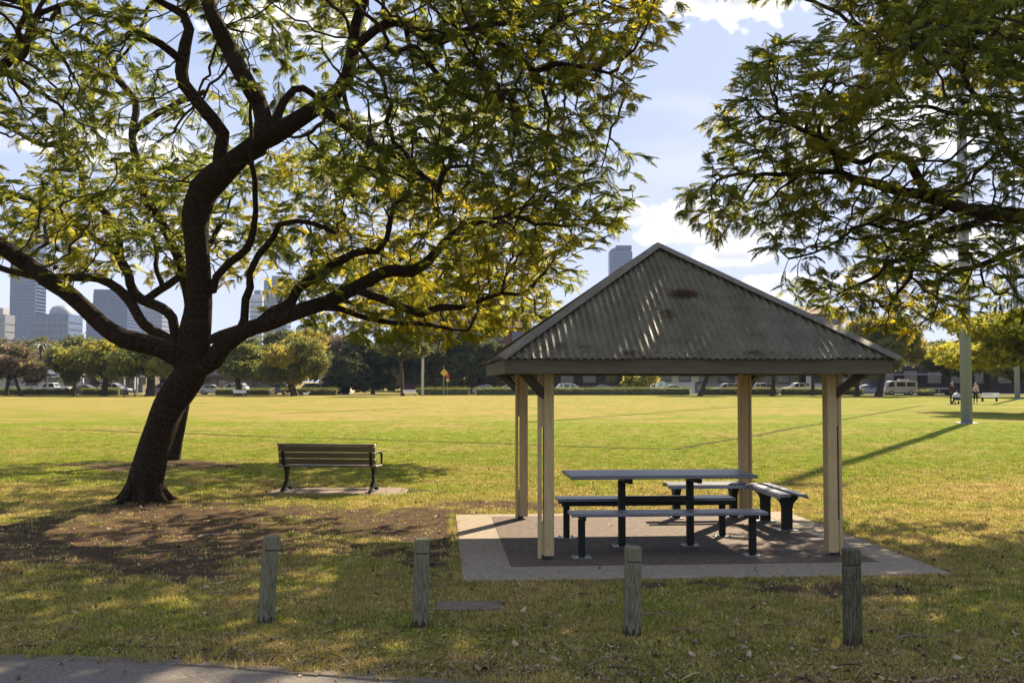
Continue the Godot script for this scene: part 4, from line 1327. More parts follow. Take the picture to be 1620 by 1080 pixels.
# ---------------------------------------------------------------- bollards
func make_bollards() -> void:
	var spots := [[-1.95, 8.03, 0.70, 24.0, -3.4, 0, "leftmost wooden bollard, pale green-grey and leaning, near the footpath"], [-0.71, 7.91, 0.69, 9.0, -0.5, 0, "green-grey wooden bollard beside the small concrete slab in the grass"], [0.9, 7.63, 0.67, 4.0, -1.0, 0, "grey wooden bollard in front of the picnic table"], [2.46, 7.34, 0.7, -3.0, 0.3, 1, "rightmost wooden bollard, darkest and mossy, in front of a shelter post"]]
	for s in spots:
		var t := thing("bollard", s[6], "bollard", at(s[0], s[1], -0.05), deg_to_rad(s[3]), "wooden bollards along the footpath")
		t.rotation.z = deg_to_rad(s[4])
		var h: float = s[2] + 0.05
		var m: Material = M.bollard if s[5] == 0 else M.bollard_b
		part(t, "post", boxm(Vector3(0, (h - 0.115) * 0.5, 0), Vector3(0.112, h - 0.115, 0.112), 0.006), m)
		part(t, "groove", boxm(Vector3(0, h - 0.109, 0), Vector3(0.1, 0.012, 0.1), 0.001), M.rot)
		var g := Geo.new()
		var c := Vector3(0, h - 0.05, 0)
		var y0 := h - 0.104
		var y1 := h - 0.008
		var lo := []
		var up := []
		var tp := []
		for q in [Vector2(-1, -1), Vector2(1, -1), Vector2(1, 1), Vector2(-1, 1)]:
			lo.append(Vector3(q.x * 0.056, y0, q.y * 0.056)); up.append(Vector3(q.x * 0.0555, y1, q.y * 0.0555)); tp.append(Vector3(q.x * 0.051, h, q.y * 0.051))
		for k in 4:
			var j := (k + 1) % 4
			g.poly([lo[k], lo[j], up[j], up[k]], c)
			g.poly([up[k], up[j], tp[j], tp[k]], c)
		g.poly(tp, c); g.poly(lo, c)
		part(t, "cap", g.mesh(), m)
		# weathering cracks: dark splits a few millimetres proud lines cut into the faces
		var rng := RandomNumberGenerator.new()
		rng.seed = int(s[0] * 100) + 999
		var cr := Geo.new()
		for k in 9:
			var face := k % 4
			var b := Basis(Vector3.UP, face * PI / 2)
			var x := rng.randf_range(-0.05, 0.05)
			var a := rng.randf_range(0.05, 0.35)
			var e := a + rng.randf_range(0.08, 0.3)
			cr.box(b * Vector3(x, minf((a + e) * 0.5, h - 0.3), 0.0555), Vector3(0.0022, e - a, 0.002), 0.0, b)
		part(t, "crack", cr.mesh(), M.rot)
		# rotten, soil-dark foot
		var ft := Geo.new()
		for k in 4:
			var b := Basis(Vector3.UP, k * PI / 2)
			var up2 := []
			for q in 16:
				up2.append(Vector3(-0.0565 + q * 0.00753, 0.1 + 0.03 * sin(q * 0.9 + k * 2.0 + s[0]) + 0.022 * sin(q * 2.3 + k) + rng.randf_range(-0.012, 0.012), 0.0572))
			for q in 15:
				ft.poly([b * Vector3(up2[q].x, 0.0, 0.0572), b * Vector3(up2[q + 1].x, 0.0, 0.0572), b * up2[q + 1], b * up2[q]], Vector3(0, 0.05, 0))
		part(t, "rotten_foot", ft.mesh(), M.rot)

func make_small_things() -> void:
	# flat concrete cover in the grass
	var t := thing("pit_cover", "small flat concrete slab set in the grass beside a bollard", "concrete slab", at(-0.36, 8.62, -0.012), 0.03)
	part(t, "slab", boxm(Vector3.ZERO, Vector3(0.56, 0.08, 0.3), 0.006), M.old_concrete)
	# fallen sticks
	var rng := RandomNumberGenerator.new()
	rng.seed = 33
	var sticks := [[-3.7, 12.6, 0.5, 0.9, 0.02, "forked fallen branch on the bare earth in front of the big tree"], [1.25, 8.25, 0.35, -0.1, 0.006, "thin pale stick on the grass behind a bollard, midway"], [1.35, 7.75, 0.3, 0.15, 0.005, "thin curved stick on the grass between the two right bollards"], [2.05, 7.9, 0.3, 0.2, 0.007, "short curved stick beside the rightmost bollard, on its left"], [3.05, 7.55, 0.5, 0.35, 0.008, "curved stick on the grass right of the rightmost bollard"], [2.85, 7.7, 0.35, -0.3, 0.006, "straight thin stick right of the rightmost bollard"], [0.6, 6.9, 0.35, 0.9, 0.006, "small stick lying near the edge of the footpath"], [-2.55, 9.2, 0.4, 0.2, 0.006, "thin stick on the dark earth behind the leftmost bollard"]]
	for s in sticks:
		var o := thing("fallen_stick", s[5], "stick", at(s[0], s[1], 0.012), s[3], "sticks fallen on the lawn")
		var g := Geo.new()
		var pts := PackedVector3Array()
		var rs := PackedFloat32Array()
		for k in 7:
			var u := k / 6.0
			pts.append(Vector3((u - 0.5) * s[2], 0.012 + 0.012 * sin(u * 7.0), 0.05 * s[2] * sin(u * 5.0 + s[0])))
			rs.append(s[4] * (1.0 - 0.6 * u))
		g.tube(pts, rs, 6)
		g.tube(PackedVector3Array([pts[2], pts[2] + Vector3(0.1 * s[2], 0.02, 0.12 * s[2]), pts[2] + Vector3(0.22 * s[2], 0.015, 0.2 * s[2])]), PackedFloat32Array([s[4] * 0.6, s[4] * 0.45, s[4] * 0.2]), 5)
		part(o, "stick", g.mesh(), M.stick)

# ---------------------------------------------------------------- park bench on the lawn, seen from behind
func make_park_bench() -> void:
	var x := -3.16
	var d := 17.55
	var pad := struct("bench_pad", boxm(Vector3.ZERO, Vector3(2.35, 0.06, 1.15), 0.01), M.pad)
	pad.position = at(x + 0.15, d + 0.1, -0.02)
	var t := thing("park_bench", "dark slatted park bench with iron ends facing the playing field", "bench", at(x, d, 0.026), -0.1)
	# here +z looks back at the viewer, the sitter looks along -z
	for k in 3:
		part(t, "back_slat", boxm(Vector3(0, 0.515 + k * 0.108, 0.195 + k * 0.026), Vector3(1.7, 0.1, 0.03), 0.007, Basis(Vector3(1, 0, 0), 0.24)), M.slat)
	part(t, "back_slat", boxm(Vector3(0, 0.805, 0.262), Vector3(1.72, 0.032, 0.055), 0.008, Basis(Vector3(1, 0, 0), 0.24)), M.slat)
	for k in 4:
		part(t, "seat_slat", boxm(Vector3(0, 0.437 - k * 0.004, 0.165 - k * 0.118), Vector3(1.74, 0.032, 0.108), 0.008), M.slat)
	for s in [-1.0, 1.0]:
		var e := Node3D.new()
		e.name = "bench_end"
		e.position = Vector3(s * 0.77, 0, 0)
		t.add_child(e, true)
		var q := Transform3D(Basis(Vector3.UP, -PI / 2), Vector3.ZERO)   # outline x runs to the viewer
		var g := Geo.new()
		g.prism(PackedVector2Array([Vector2(-0.03, 0.1), Vector2(0.04, 0.1), Vector2(0.05, 0.34), Vector2(0.13, 0.41), Vector2(0.2, 0.44), Vector2(0.275, 0.8), Vector2(0.235, 0.8), Vector2(0.15, 0.46), Vector2(-0.25, 0.42), Vector2(-0.27, 0.395), Vector2(-0.12, 0.38), Vector2(-0.04, 0.33)]), 0.025, q)
		part(e, "leg", g.mesh(), M.iron)
		g = Geo.new()
		g.prism(PackedVector2Array([Vector2(-0.28, 0.0), Vector2(-0.2, 0.0), Vector2(-0.13, 0.05), Vector2(0.0, 0.07), Vector2(0.13, 0.05), Vector2(0.2, 0.0), Vector2(0.28, 0.0), Vector2(0.26, 0.03), Vector2(0.16, 0.08), Vector2(0.06, 0.16), Vector2(-0.05, 0.16), Vector2(-0.16, 0.08), Vector2(-0.26, 0.03)]), 0.03, q)
		part(e, "foot", g.mesh(), M.iron)
		if s > 0:
			g = Geo.new()
			g.tube(PackedVector3Array([Vector3(0, 0.66, 0.2), Vector3(0.01, 0.67, 0.0), Vector3(0.012, 0.655, -0.2), Vector3(0.012, 0.62, -0.28), Vector3(0.012, 0.5, -0.29), Vector3(0.012, 0.41, -0.27)]), PackedFloat32Array([0.02, 0.022, 0.022, 0.02, 0.018, 0.018]), 8)
			part(e, "armrest", g.mesh(), M.iron, Vector3(0.06, 0, 0))

# ---------------------------------------------------------------- poles
func octagon_pole(called: String, label: String, x: float, d: float, r0: float, r1: float, hgt: float, lamps: bool) -> void:
	var t := thing(called, label, "light pole", Vector3(x, GROUND, -d), 0.0, "floodlight poles round the field")
	var g := Geo.new()
	g.tube(PackedVector3Array([Vector3(0, -0.2, 0), Vector3(0, hgt * 0.5, 0), Vector3(0, hgt, 0)]), PackedFloat32Array([r0, (r0 + r1) * 0.5, r1]), 8)
	var st := SurfaceTool.new()
	st.create_from(g.mesh(), 0)
	st.deindex()
	st.set_smooth_group(-1)
	st.generate_normals()
	part(t, "pole", st.commit(), M.steel_pale if r0 < 0.2 else M.steel)
	part(t, "base_plate", boxm(Vector3(0, 0.02, 0), Vector3(r0 * 2.9, 0.04, r0 * 2.9), 0.005), M.steel)
	part(t, "crossarm", boxm(Vector3(0, hgt - 0.3, 0), Vector3(2.6, 0.12, 0.12), 0.01), M.steel)
	if lamps:
		for k in 4:
			part(t, "floodlight", boxm(Vector3(-1.0 + k * 0.67, hgt - 0.05, 0), Vector3(0.45, 0.4, 0.25), 0.03, Basis(Vector3(1, 0, 0), 0.5)), M.dark_metal)

# ---------------------------------------------------------------- trees and hedges across the field
var clumps := []

func clump_mesh(seed_: int, n: int, leaf: float) -> ArrayMesh:
	var rng := RandomNumberGenerator.new()
	rng.seed = seed_
	var g := Geo.new()
	for k in n:
		var p := Vector3(rng.randfn(0, 0.28), rng.randfn(0, 0.2), rng.randfn(0, 0.28))
		var a := Vector3(rng.randf() - 0.5, rng.randf_range(-0.5, 0.2), rng.randf() - 0.5).normalized() * leaf
		var nn := (Vector3.UP * 0.7 + Vector3(rng.randf() - 0.5, rng.randf() - 0.5, rng.randf() - 0.5) * 1.6).normalized()
		var w := a.cross(nn).normalized() * leaf * 0.42
		var i := g.vert(p - a, nn)
		g.vert(p + w, nn); g.vert(p + a, nn); g.vert(p - w, nn)
		g.tri(i, i + 1, i + 2); g.tri(i, i + 2, i + 3)
	return g.mesh()

# x, d: foot; h: top; low: under side of the crown; rx: half width; lean; cols: two colours; bare_: share of crown left out
func far_tree(called: String, label: String, x: float, d: float, h: float, low: float, rx: float, trunk: float, lean: float, c1: Color, c2: Color, n: int, seed_: int, size := 1.0) -> Node3D:
	var rng := RandomNumberGenerator.new()
	rng.seed = seed_
	var t := thing(called, label, "tree", Vector3(x, GROUND, -d), 0.0, "trees beyond the playing field")
	var g := Geo.new()
	var fork := low * 0.75 + 0.5
	g.tube(PackedVector3Array([Vector3(0, -0.2, 0), Vector3(lean * 0.1, 0.3, 0), Vector3(lean * 0.5, fork * 0.5, 0.05), Vector3(lean, fork, 0)]), PackedFloat32Array([trunk * 1.5, trunk * 1.1, trunk * 0.95, trunk * 0.85]), 9, 0.1, seed_)
	part(t, "trunk", g.mesh(), M.far_bark)
	g = Geo.new()
	var lobes := []
	var mid := (h + low) * 0.5
	var ry := (h - low) * 0.5
	var nl := 11
	for k in nl:
		var a := TAU * k / nl * 2.4 + rng.randf()
		var r := rx * sqrt((k + 0.4) / nl) * 0.8
		var y := mid + ry * rng.randf_range(-0.6, 0.55) - absf(r / rx) * ry * 0.25
		var c := Vector3(cos(a) * r + lean, y, sin(a) * r * 0.9)
		lobes.append([c, rx * rng.randf_range(0.3, 0.46), ry * rng.randf_range(0.32, 0.5)])
		var m := Vector3(lean, fork, 0).lerp(c, 0.5) + Vector3(rng.randf() - 0.5, 0.3, rng.randf() - 0.5) * rx * 0.2
		g.tube(PackedVector3Array([Vector3(lean, fork - 0.1, 0), m, c]), PackedFloat32Array([trunk * 0.5, trunk * 0.3, trunk * 0.1]), 5, 0.0, 0, false)
	part(t, "limbs", g.mesh(), M.far_bark)
	var xf := []
	var cols := PackedColorArray()
	for k in n:
		var L: Array = lobes[rng.randi() % nl]
		var v := Vector3(rng.randfn(), rng.randfn(), rng.randfn()).normalized() * pow(rng.randf(), 0.4)
		var p: Vector3 = L[0] + Vector3(v.x * L[1], v.y * L[2], v.z * L[1])
		var s := rng.randf_range(0.7, 1.5) * size
		xf.append(Transform3D(Basis(Vector3.UP, rng.randf() * TAU).scaled(Vector3(s, s, s)), p))
		var w := rng.randf_range(0.7, 1.25)
		var c := c1.lerp(c2, clampf(rng.randf() * 0.7 + 0.3 * sin(L[0].x * 3.0 + L[0].y * 2.0) + 0.1, 0, 1))
		cols.append(Color(c.r * w, c.g * w, c.b * w))
	many(t, "crown", clumps[seed_ % 2], M.far_leaf, xf, cols)
	return t

func make_far_trees() -> void:
	clumps = [clump_mesh(1, 34, 0.2), clump_mesh(2, 34, 0.24)]
	M.far_bark = mat(Color(0.06, 0.048, 0.04), 0.95, 0.0, 0.2)
	var olive := Color(0.15, 0.165, 0.04)
	var lime := Color(0.32, 0.33, 0.05)
	var gold := Color(0.48, 0.4, 0.05)
	var deep := Color(0.045, 0.06, 0.023)
	var deep2 := Color(0.1, 0.12, 0.035)
	var rust := Color(0.22, 0.15, 0.105)
	var k := 137.0 / 1592.5
	# [px from the middle, d, top, low, half width, trunk, lean, colours, clumps, name, label]
	var rows := [
		[-800, 137, 8.0, 2.2, 4.2, 0.28, 0.3, rust, Color(0.1, 0.09, 0.04), 420, "brown_tree", "leftmost tree across the field, thin brown crown, forked trunk"],
		[-776, 133, 7.6, 2.6, 3.6, 0.2, -0.9, rust, olive, 380, "brown_tree", "slender leaning tree with sparse brown crown, far left across the field"],
		[-694, 140, 7.4, 1.6, 4.0, 0.2, 0.2, olive, lime, 520, "broad_tree", "low yellow-green tree behind the white pickup at far left"],
		[-645, 137, 8.1, 2.4, 6.0, 0.42, 0.2, olive, gold, 900, "broad_tree", "flat-topped tree with yellowish crown and stout dark trunk, across the field at left"],
		[-571, 135, 8.6, 2.6, 6.4, 0.62, 0.0, olive, lime, 800, "broad_tree", "tree with the thickest trunk across the field, beside the seated person"],
		[-430, 138, 8.2, 2.2, 4.2, 0.4, -0.4, olive, lime, 640, "broad_tree", "forked green tree just right of the big trunk, across the field"],
		[-344, 136, 9.6, 1.7, 5.8, 0.5, -0.6, olive, gold, 1300, "broad_tree", "large rounded green tree with golden patches above the stooping person"],
		[-262, 149, 9.5, 0.6, 4.2, 0.35, 0.0, deep, deep2, 1300, "dark_tree", "dense dark evergreen left of the pale straight trunk"],
		[-220, 153, 8.4, 0.4, 3.4, 0.3, 0.0, deep, deep2, 900, "dark_tree", "small dark evergreen reaching the ground, beside the pale straight trunk"],
		[-173, 134, 10.0, 5.2, 3.4, 0.24, -0.2, deep2, olive, 420, "tall_tree", "tree with pale straight trunk across the field, left of the light pole"],
		[-140, 155, 11.4, 2.8, 6.2, 0.5, 1.4, deep, olive, 1500, "dark_tree", "big dark tree behind the slim light pole across the field"],
		[-62, 157, 10.2, 1.8, 5.0, 0.4, 0.0, deep, deep2, 1300, "dark_tree", "dark leafy tree behind the yellow diamond sign"],
		[15, 158, 9.2, 1.8, 4.4, 0.4, 0.0, deep, deep2, 900, "dark_tree", "dark tree behind the shelter's left posts"],
		[204, 148, 3.4, 1.2, 2.3, 0.1, 0.0, lime, gold, 260, "small_tree", "small yellow-green tree behind the hedge, under the shelter roof"],
		[297, 136, 9.0, 3.4, 5.0, 0.32, 1.2, deep2, olive, 900, "leaning_tree", "leaning dark trunk seen under the middle of the shelter roof"],
		[412, 136, 9.4, 3.6, 4.6, 0.3, 0.2, deep2, olive, 800, "broad_tree", "tree whose dark trunk stands just right of a rear shelter post"],
		[476, 136, 9.2, 3.8, 4.4, 0.24, 0.0, olive, lime, 800, "broad_tree", "tree with slim straight trunk beside the white utility truck"],
		[545, 135, 10.0, 2.8, 5.2, 0.32, 0.1, deep2, lime, 1100, "broad_tree", "spreading tree with trunk just left of the cream van"],
		[580, 132, 11.4, 3.2, 5.6, 0.42, 0.6, olive, gold, 1300, "broad_tree", "tall green and gold tree with forked trunk beside the cream van"],
		[690, 142, 9.6, 2.8, 6.0, 0.4, 0.0, deep, olive, 1100, "dark_tree", "dark tree behind the thick light pole at right"],
		[752, 128, 9.8, 3.0, 6.2, 0.5, 0.0, deep2, gold, 1200, "broad_tree", "tree with broad trunk behind the walker, at far right"],
		[860, 120, 9.0, 2.4, 6.0, 0.45, 0.0, deep2, lime, 1000, "broad_tree", "tree at the right edge of the picture behind the second pole"],
	]
	var i := 0
	for r in rows:
		far_tree(r[10], r[11], r[0] / 1592.5 * r[1], r[1], r[2], r[3], r[4], r[5], r[6], r[7], r[8], r[9], 300 + i)
		i += 1
	# yellow tree nearer by on the right, its trunk outside the picture
	far_tree("yellow_tree", "bright yellow tree hanging in from the right edge, near the thick light pole", 33.5, 62.0, 6.8, 2.9, 6.8, 0.35, -1.0, Color(0.5, 0.42, 0.045), Color(0.34, 0.37, 0.05), 2600, 351, 0.55)
	# green rise behind the street
	var back := [-790, -720, -640, -560, -470, -380, -290, -190, -90, 20, 140, 330, 430, 540, 650, 760, 860]
	var words := ["far left corner", "left of the low white block", "under the long left limb", "below the stepped tower", "behind the big trunk", "right of the big trunk", "above the stooping person", "left of the slim light pole", "right of the slim light pole", "left end of the shelter", "shelter's middle", "under the red roof", "right of the red roof", "above the cream van", "left of the thick light pole", "right of the thick light pole", "far right corner"]
	for b in back.size():
		var px: float = back[b]
		var dd := 196.0 + 16.0 * sin(b * 2.1)
		var left := clampf((-px - 100.0) / 300.0, 0.0, 1.0)
		far_tree("backdrop_tree", "distant tree rising behind the street, " + words[b], px / 1592.5 * dd, dd, lerpf(9.0, 11.5, left) + 1.6 * sin(b * 1.3), 1.0, 10.0, 0.4, 0.0, deep2 if b % 3 else rust * 0.7, olive, 900, 400 + b, 1.6)
	# palm on the rise at left
	var pt := thing("palm_tree", "small palm rising behind the trees at far left", "palm tree", Vector3(-748.0 / 1592.5 * 180.0, GROUND, -180.0))
	var g := Geo.new()
	g.tube(PackedVector3Array([Vector3(0, 0, 0), Vector3(0.2, 4.0, 0), Vector3(0.1, 8.4, 0)]), PackedFloat32Array([0.3, 0.22, 0.2]), 8)
	part(pt, "trunk", g.mesh(), M.far_bark)
	for q in 14:
		var a := TAU * q / 14.0
		g = Geo.new()
		var dirv := Vector3(cos(a), 0, sin(a))
		var prev := Vector3(0.1, 8.4, 0)
		for s in 6:
			var u := (s + 1) / 6.0
			var nx := Vector3(0.1, 8.4, 0) + dirv * 3.0 * u + Vector3(0, 1.3 * u - 2.6 * u * u + (0.5 if q % 2 else 0.0) * u, 0)
			var w := dirv.cross(Vector3.UP) * 0.35 * sin(PI * (u * 0.85 + 0.1))
			g.poly([prev, nx, nx + w - Vector3(0, 0.25, 0), prev + w - Vector3(0, 0.25, 0)], Vector3(0, -20, 0))
			g.poly([prev, nx, nx - w - Vector3(0, 0.25, 0), prev - w - Vector3(0, 0.25, 0)], Vector3(0, -20, 0))
			prev = nx
		part(pt, "palm_frond", g.mesh(), M.palm)

func make_hedges() -> void:
	var rng := RandomNumberGenerator.new()
	rng.seed = 61
	var small := clump_mesh(9, 26, 0.1)
	var rows := [[-815, -690, 139, 0.95, "clipped hedge at far left below the white pickup"], [-680, -620, 141, 0.95, "short dark hedge left of the seated person"], [-470, -378, 140, 0.9, "low hedge in front of the parked wagon, right of the big trunk"], [-365, -275, 140, 0.95, "hedge behind the stooping person and the dogs"], [-150, -66, 139, 1.0, "hedge behind the slim light pole and the yellow sign"], [-58, 282, 139, 1.05, "long clipped hedge seen through the shelter"], [296, 420, 139, 1.05, "clipped hedge left of the rear shelter post"], [424, 500, 139, 1.0, "clipped hedge below the white utility truck"], [520, 555, 139, 1.0, "short dark hedge left of the cream van"], [640, 668, 132, 0.8, "small rounded hedge right of the cream van"]]
	for r in rows:
		var x0: float = r[0] / 1592.5 * r[2]
		var x1: float = r[1] / 1592.5 * r[2]
		var t := thing("hedge", r[4], "hedge", Vector3((x0 + x1) * 0.5, GROUND, -r[2]), 0.0, "hedges along the street")
		part(t, "stems", boxm(Vector3(0, r[3] * 0.45, 0), Vector3(x1 - x0 - 0.3, r[3] * 0.8, 0.7), 0.1), M.hedge_core)
		var xf := []
		var cols := PackedColorArray()
		for k in int((x1 - x0) * 26.0):
			var p := Vector3(rng.randf_range(x0, x1) - (x0 + x1) * 0.5, 0, 0)
			var face := rng.randf()
			if face < 0.5:
				p += Vector3(0, r[3] * rng.randf_range(0.93, 1.02), rng.randf_range(-0.5, 0.5))
			else:
				p += Vector3(0, r[3] * rng.randf_range(0.08, 1.0), 0.48 * (1.0 if face < 0.85 else -1.0))
			var s := rng.randf_range(0.45, 0.8)
			xf.append(Transform3D(Basis(Vector3.UP, rng.randf() * TAU).scaled(Vector3(s, s * 0.7, s)), p))
			var c := Color(0.1, 0.135, 0.03).lerp(Color(0.28, 0.3, 0.055), rng.randf())
			cols.append(c)
		many(t, "foliage", small, M.far_leaf, xf, cols)

# ---------------------------------------------------------------- vehicles
func half_w(y: float, belt: float, top: float, w: float) -> float:
	return w if y <= belt else lerpf(w, w * 0.8, (y - belt) / (top - belt))

# kind: sedan, wagon, van, utility; x points to the front
func make_car(label: String, kind: String, x: float, d: float, turn: float, paint: Color) -> void:
	var t := thing("parked_" + ("van" if kind == "van" else ("utility_truck" if kind == "utility" else "car")), label, "van" if kind == "van" else ("utility truck" if kind == "utility" else "car"), Vector3(x, GROUND + 0.0, -d), turn, "vehicles parked along the street")
	var pm := mat(paint, 0.25)
	pm.clearcoat_enabled = true
	var out: PackedVector2Array
	var side := []
	var front := []
	var back := []
	var belt := 0.92
	var top := 1.47
	var ln := 2.2
	var w := 0.88
	match kind:
		"sedan":
			out = PackedVector2Array([Vector2(-2.2, 0.3), Vector2(2.15, 0.28), Vector2(2.25, 0.5), Vector2(2.1, 0.72), Vector2(0.95, 0.92), Vector2(0.25, 1.38), Vector2(-0.3, 1.46), Vector2(-0.95, 1.38), Vector2(-1.6, 1.02), Vector2(-2.15, 0.95), Vector2(-2.27, 0.6)])
			side = [[Vector2(0.75, 0.95), Vector2(0.2, 1.34), Vector2(-0.3, 1.41), Vector2(-0.3, 0.96)], [Vector2(-0.36, 0.96), Vector2(-0.36, 1.41), Vector2(-0.9, 1.33), Vector2(-1.4, 1.0)]]
			front = [Vector2(0.9, 0.95), Vector2(0.28, 1.36)]; back = [Vector2(-1.0, 1.35), Vector2(-1.55, 1.05)]
		"wagon":
			top = 1.7; belt = 1.0; w = 0.92
			out = PackedVector2Array([Vector2(-2.2, 0.34), Vector2(2.2, 0.32), Vector2(2.28, 0.6), Vector2(2.15, 0.86), Vector2(1.15, 1.02), Vector2(0.45, 1.58), Vector2(-0.2, 1.68), Vector2(-1.7, 1.62), Vector2(-2.15, 1.1), Vector2(-2.28, 0.7)])
			side = [[Vector2(0.95, 1.04), Vector2(0.38, 1.52), Vector2(-0.1, 1.6), Vector2(-0.1, 1.04)], [Vector2(-0.18, 1.04), Vector2(-0.18, 1.6), Vector2(-1.05, 1.58), Vector2(-1.05, 1.06)], [Vector2(-1.13, 1.06), Vector2(-1.13, 1.57), Vector2(-1.55, 1.54), Vector2(-1.8, 1.15)]]
			front = [Vector2(1.1, 1.05), Vector2(0.48, 1.55)]; back = [Vector2(-1.74, 1.56), Vector2(-2.1, 1.15)]
		"van":
			top = 2.05; belt = 1.15; w = 0.92
			out = PackedVector2Array([Vector2(-2.25, 0.38), Vector2(2.25, 0.36), Vector2(2.35, 0.7), Vector2(2.2, 1.05), Vector2(1.55, 1.92), Vector2(1.2, 2.0), Vector2(-2.1, 2.05), Vector2(-2.32, 1.9), Vector2(-2.35, 0.7)])
			side = [[Vector2(1.95, 1.2), Vector2(1.5, 1.8), Vector2(0.95, 1.82), Vector2(0.95, 1.2)], [Vector2(0.6, 1.25), Vector2(0.6, 1.8), Vector2(-0.6, 1.82), Vector2(-0.6, 1.25)], [Vector2(-0.85, 1.25), Vector2(-0.85, 1.8), Vector2(-1.95, 1.82), Vector2(-1.95, 1.25)]]
			front = [Vector2(2.15, 1.15), Vector2(1.6, 1.86)]; back = [Vector2(-2.34, 1.8), Vector2(-2.37, 1.25)]
		"utility":
			top = 1.75; belt = 1.05; w = 0.9; ln = 2.6
			out = PackedVector2Array([Vector2(-2.6, 0.45), Vector2(2.45, 0.42), Vector2(2.55, 0.7), Vector2(2.45, 0.98), Vector2(1.4, 1.1), Vector2(0.85, 1.66), Vector2(0.3, 1.75), Vector2(-0.5, 1.7), Vector2(-0.75, 1.12), Vector2(-2.58, 1.1), Vector2(-2.65, 0.7)])
			side = [[Vector2(1.2, 1.12), Vector2(0.8, 1.6), Vector2(0.3, 1.68), Vector2(0.3, 1.12)], [Vector2(0.22, 1.12), Vector2(0.22, 1.68), Vector2(-0.42, 1.64), Vector2(-0.6, 1.15)]]
			front = [Vector2(1.38, 1.13), Vector2(0.9, 1.63)]; back = [Vector2(-0.52, 1.64), Vector2(-0.74, 1.2)]
	var g := Geo.new()
	var ti := Geometry2D.triangulate_polygon(out)
	var n := out.size()
	for sz in [-1.0, 1.0]:
		for k in range(0, ti.size(), 3):
			var tri3 := []
			for q in 3:
				var p := out[ti[k + q]]
				tri3.append(Vector3(p.x, p.y, half_w(p.y, belt, top, w) * sz))
			g.poly(tri3, Vector3(tri3[0].x, tri3[0].y, 0))
	for k in n:
		var a := out[k]
		var b := out[(k + 1) % n]
		var wa := half_w(a.y, belt, top, w)
		var wb := half_w(b.y, belt, top, w)
		g.poly([Vector3(a.x, a.y, -wa), Vector3(b.x, b.y, -wb), Vector3(b.x, b.y, wb), Vector3(a.x, a.y, wa)], Vector3(0, 0.75, 0))
	part(t, "body", g.mesh(), pm)
	for sz in [-1.0, 1.0]:
		for pl in side:
			g = Geo.new()
			var pts := []
			for p in pl:
				pts.append(Vector3(p.x, p.y, (half_w(p.y, belt, top, w) + 0.008) * sz))
			g.poly(pts, Vector3(pts[0].x, pts[0].y, 0))
			part(t, "side_window", g.mesh(), M.glass)
	for e in [[front, 1.0, "windscreen"], [back, -1.0, "rear_window"]]:
		var a: Vector2 = e[0][0]
		var b: Vector2 = e[0][1]
		var off := Vector2(0.012 * e[1], 0.012)
		a += off; b += off
		g = Geo.new()
		var wa := half_w(a.y, belt, top, w) - 0.09
		var wb := half_w(b.y, belt, top, w) - 0.09
		g.poly([Vector3(a.x, a.y, -wa), Vector3(b.x, b.y, -wb), Vector3(b.x, b.y, wb), Vector3(a.x, a.y, wa)], Vector3(0, 0.9, 0))
		part(t, e[2], g.mesh(), M.glass)
	var tyre := Geo.new()
	var flat := Basis(Vector3(1, 0, 0), PI / 2)
	tyre.lathe(PackedVector2Array([Vector2(0.2, -0.1), Vector2(0.31, -0.1), Vector2(0.34, -0.06), Vector2(0.34, 0.06), Vector2(0.31, 0.1), Vector2(0.2, 0.1)]), 18, Transform3D(flat, Vector3.ZERO))
	var rim := Geo.new()
	rim.lathe(PackedVector2Array([Vector2(0.0, -0.085), Vector2(0.2, -0.09), Vector2(0.2, 0.09), Vector2(0.0, 0.085)]), 12, Transform3D(flat, Vector3.ZERO))
	var tm := tyre.mesh()
	var rm := rim.mesh()
	for wx in [ln * 0.62, -ln * 0.6]:
		for sz in [-1.0, 1.0]:
			var wh := Node3D.new()
			wh.name = "wheel"
			wh.position = Vector3(wx, 0.34, sz * (w - 0.08))
			t.add_child(wh, true)
			part(wh, "tyre", tm, M.tyre)
			part(wh, "rim", rm, M.rim)
	for sz in [-1.0, 1.0]:
		part(t, "headlight", boxm(Vector3(ln - 0.06, 0.68, sz * (w - 0.2)), Vector3(0.2, 0.14, 0.32), 0.03), M.lamp_clear)
		part(t, "tail_light", boxm(Vector3(-ln - 0.0, 0.8, sz * (w - 0.14)), Vector3(0.12, 0.22, 0.2), 0.02), M.lamp_red)
	if kind == "van":
		part(t, "roof_rack", boxm(Vector3(-0.6, 2.14, 0), Vector3(1.2, 0.16, 1.1), 0.03), M.white)

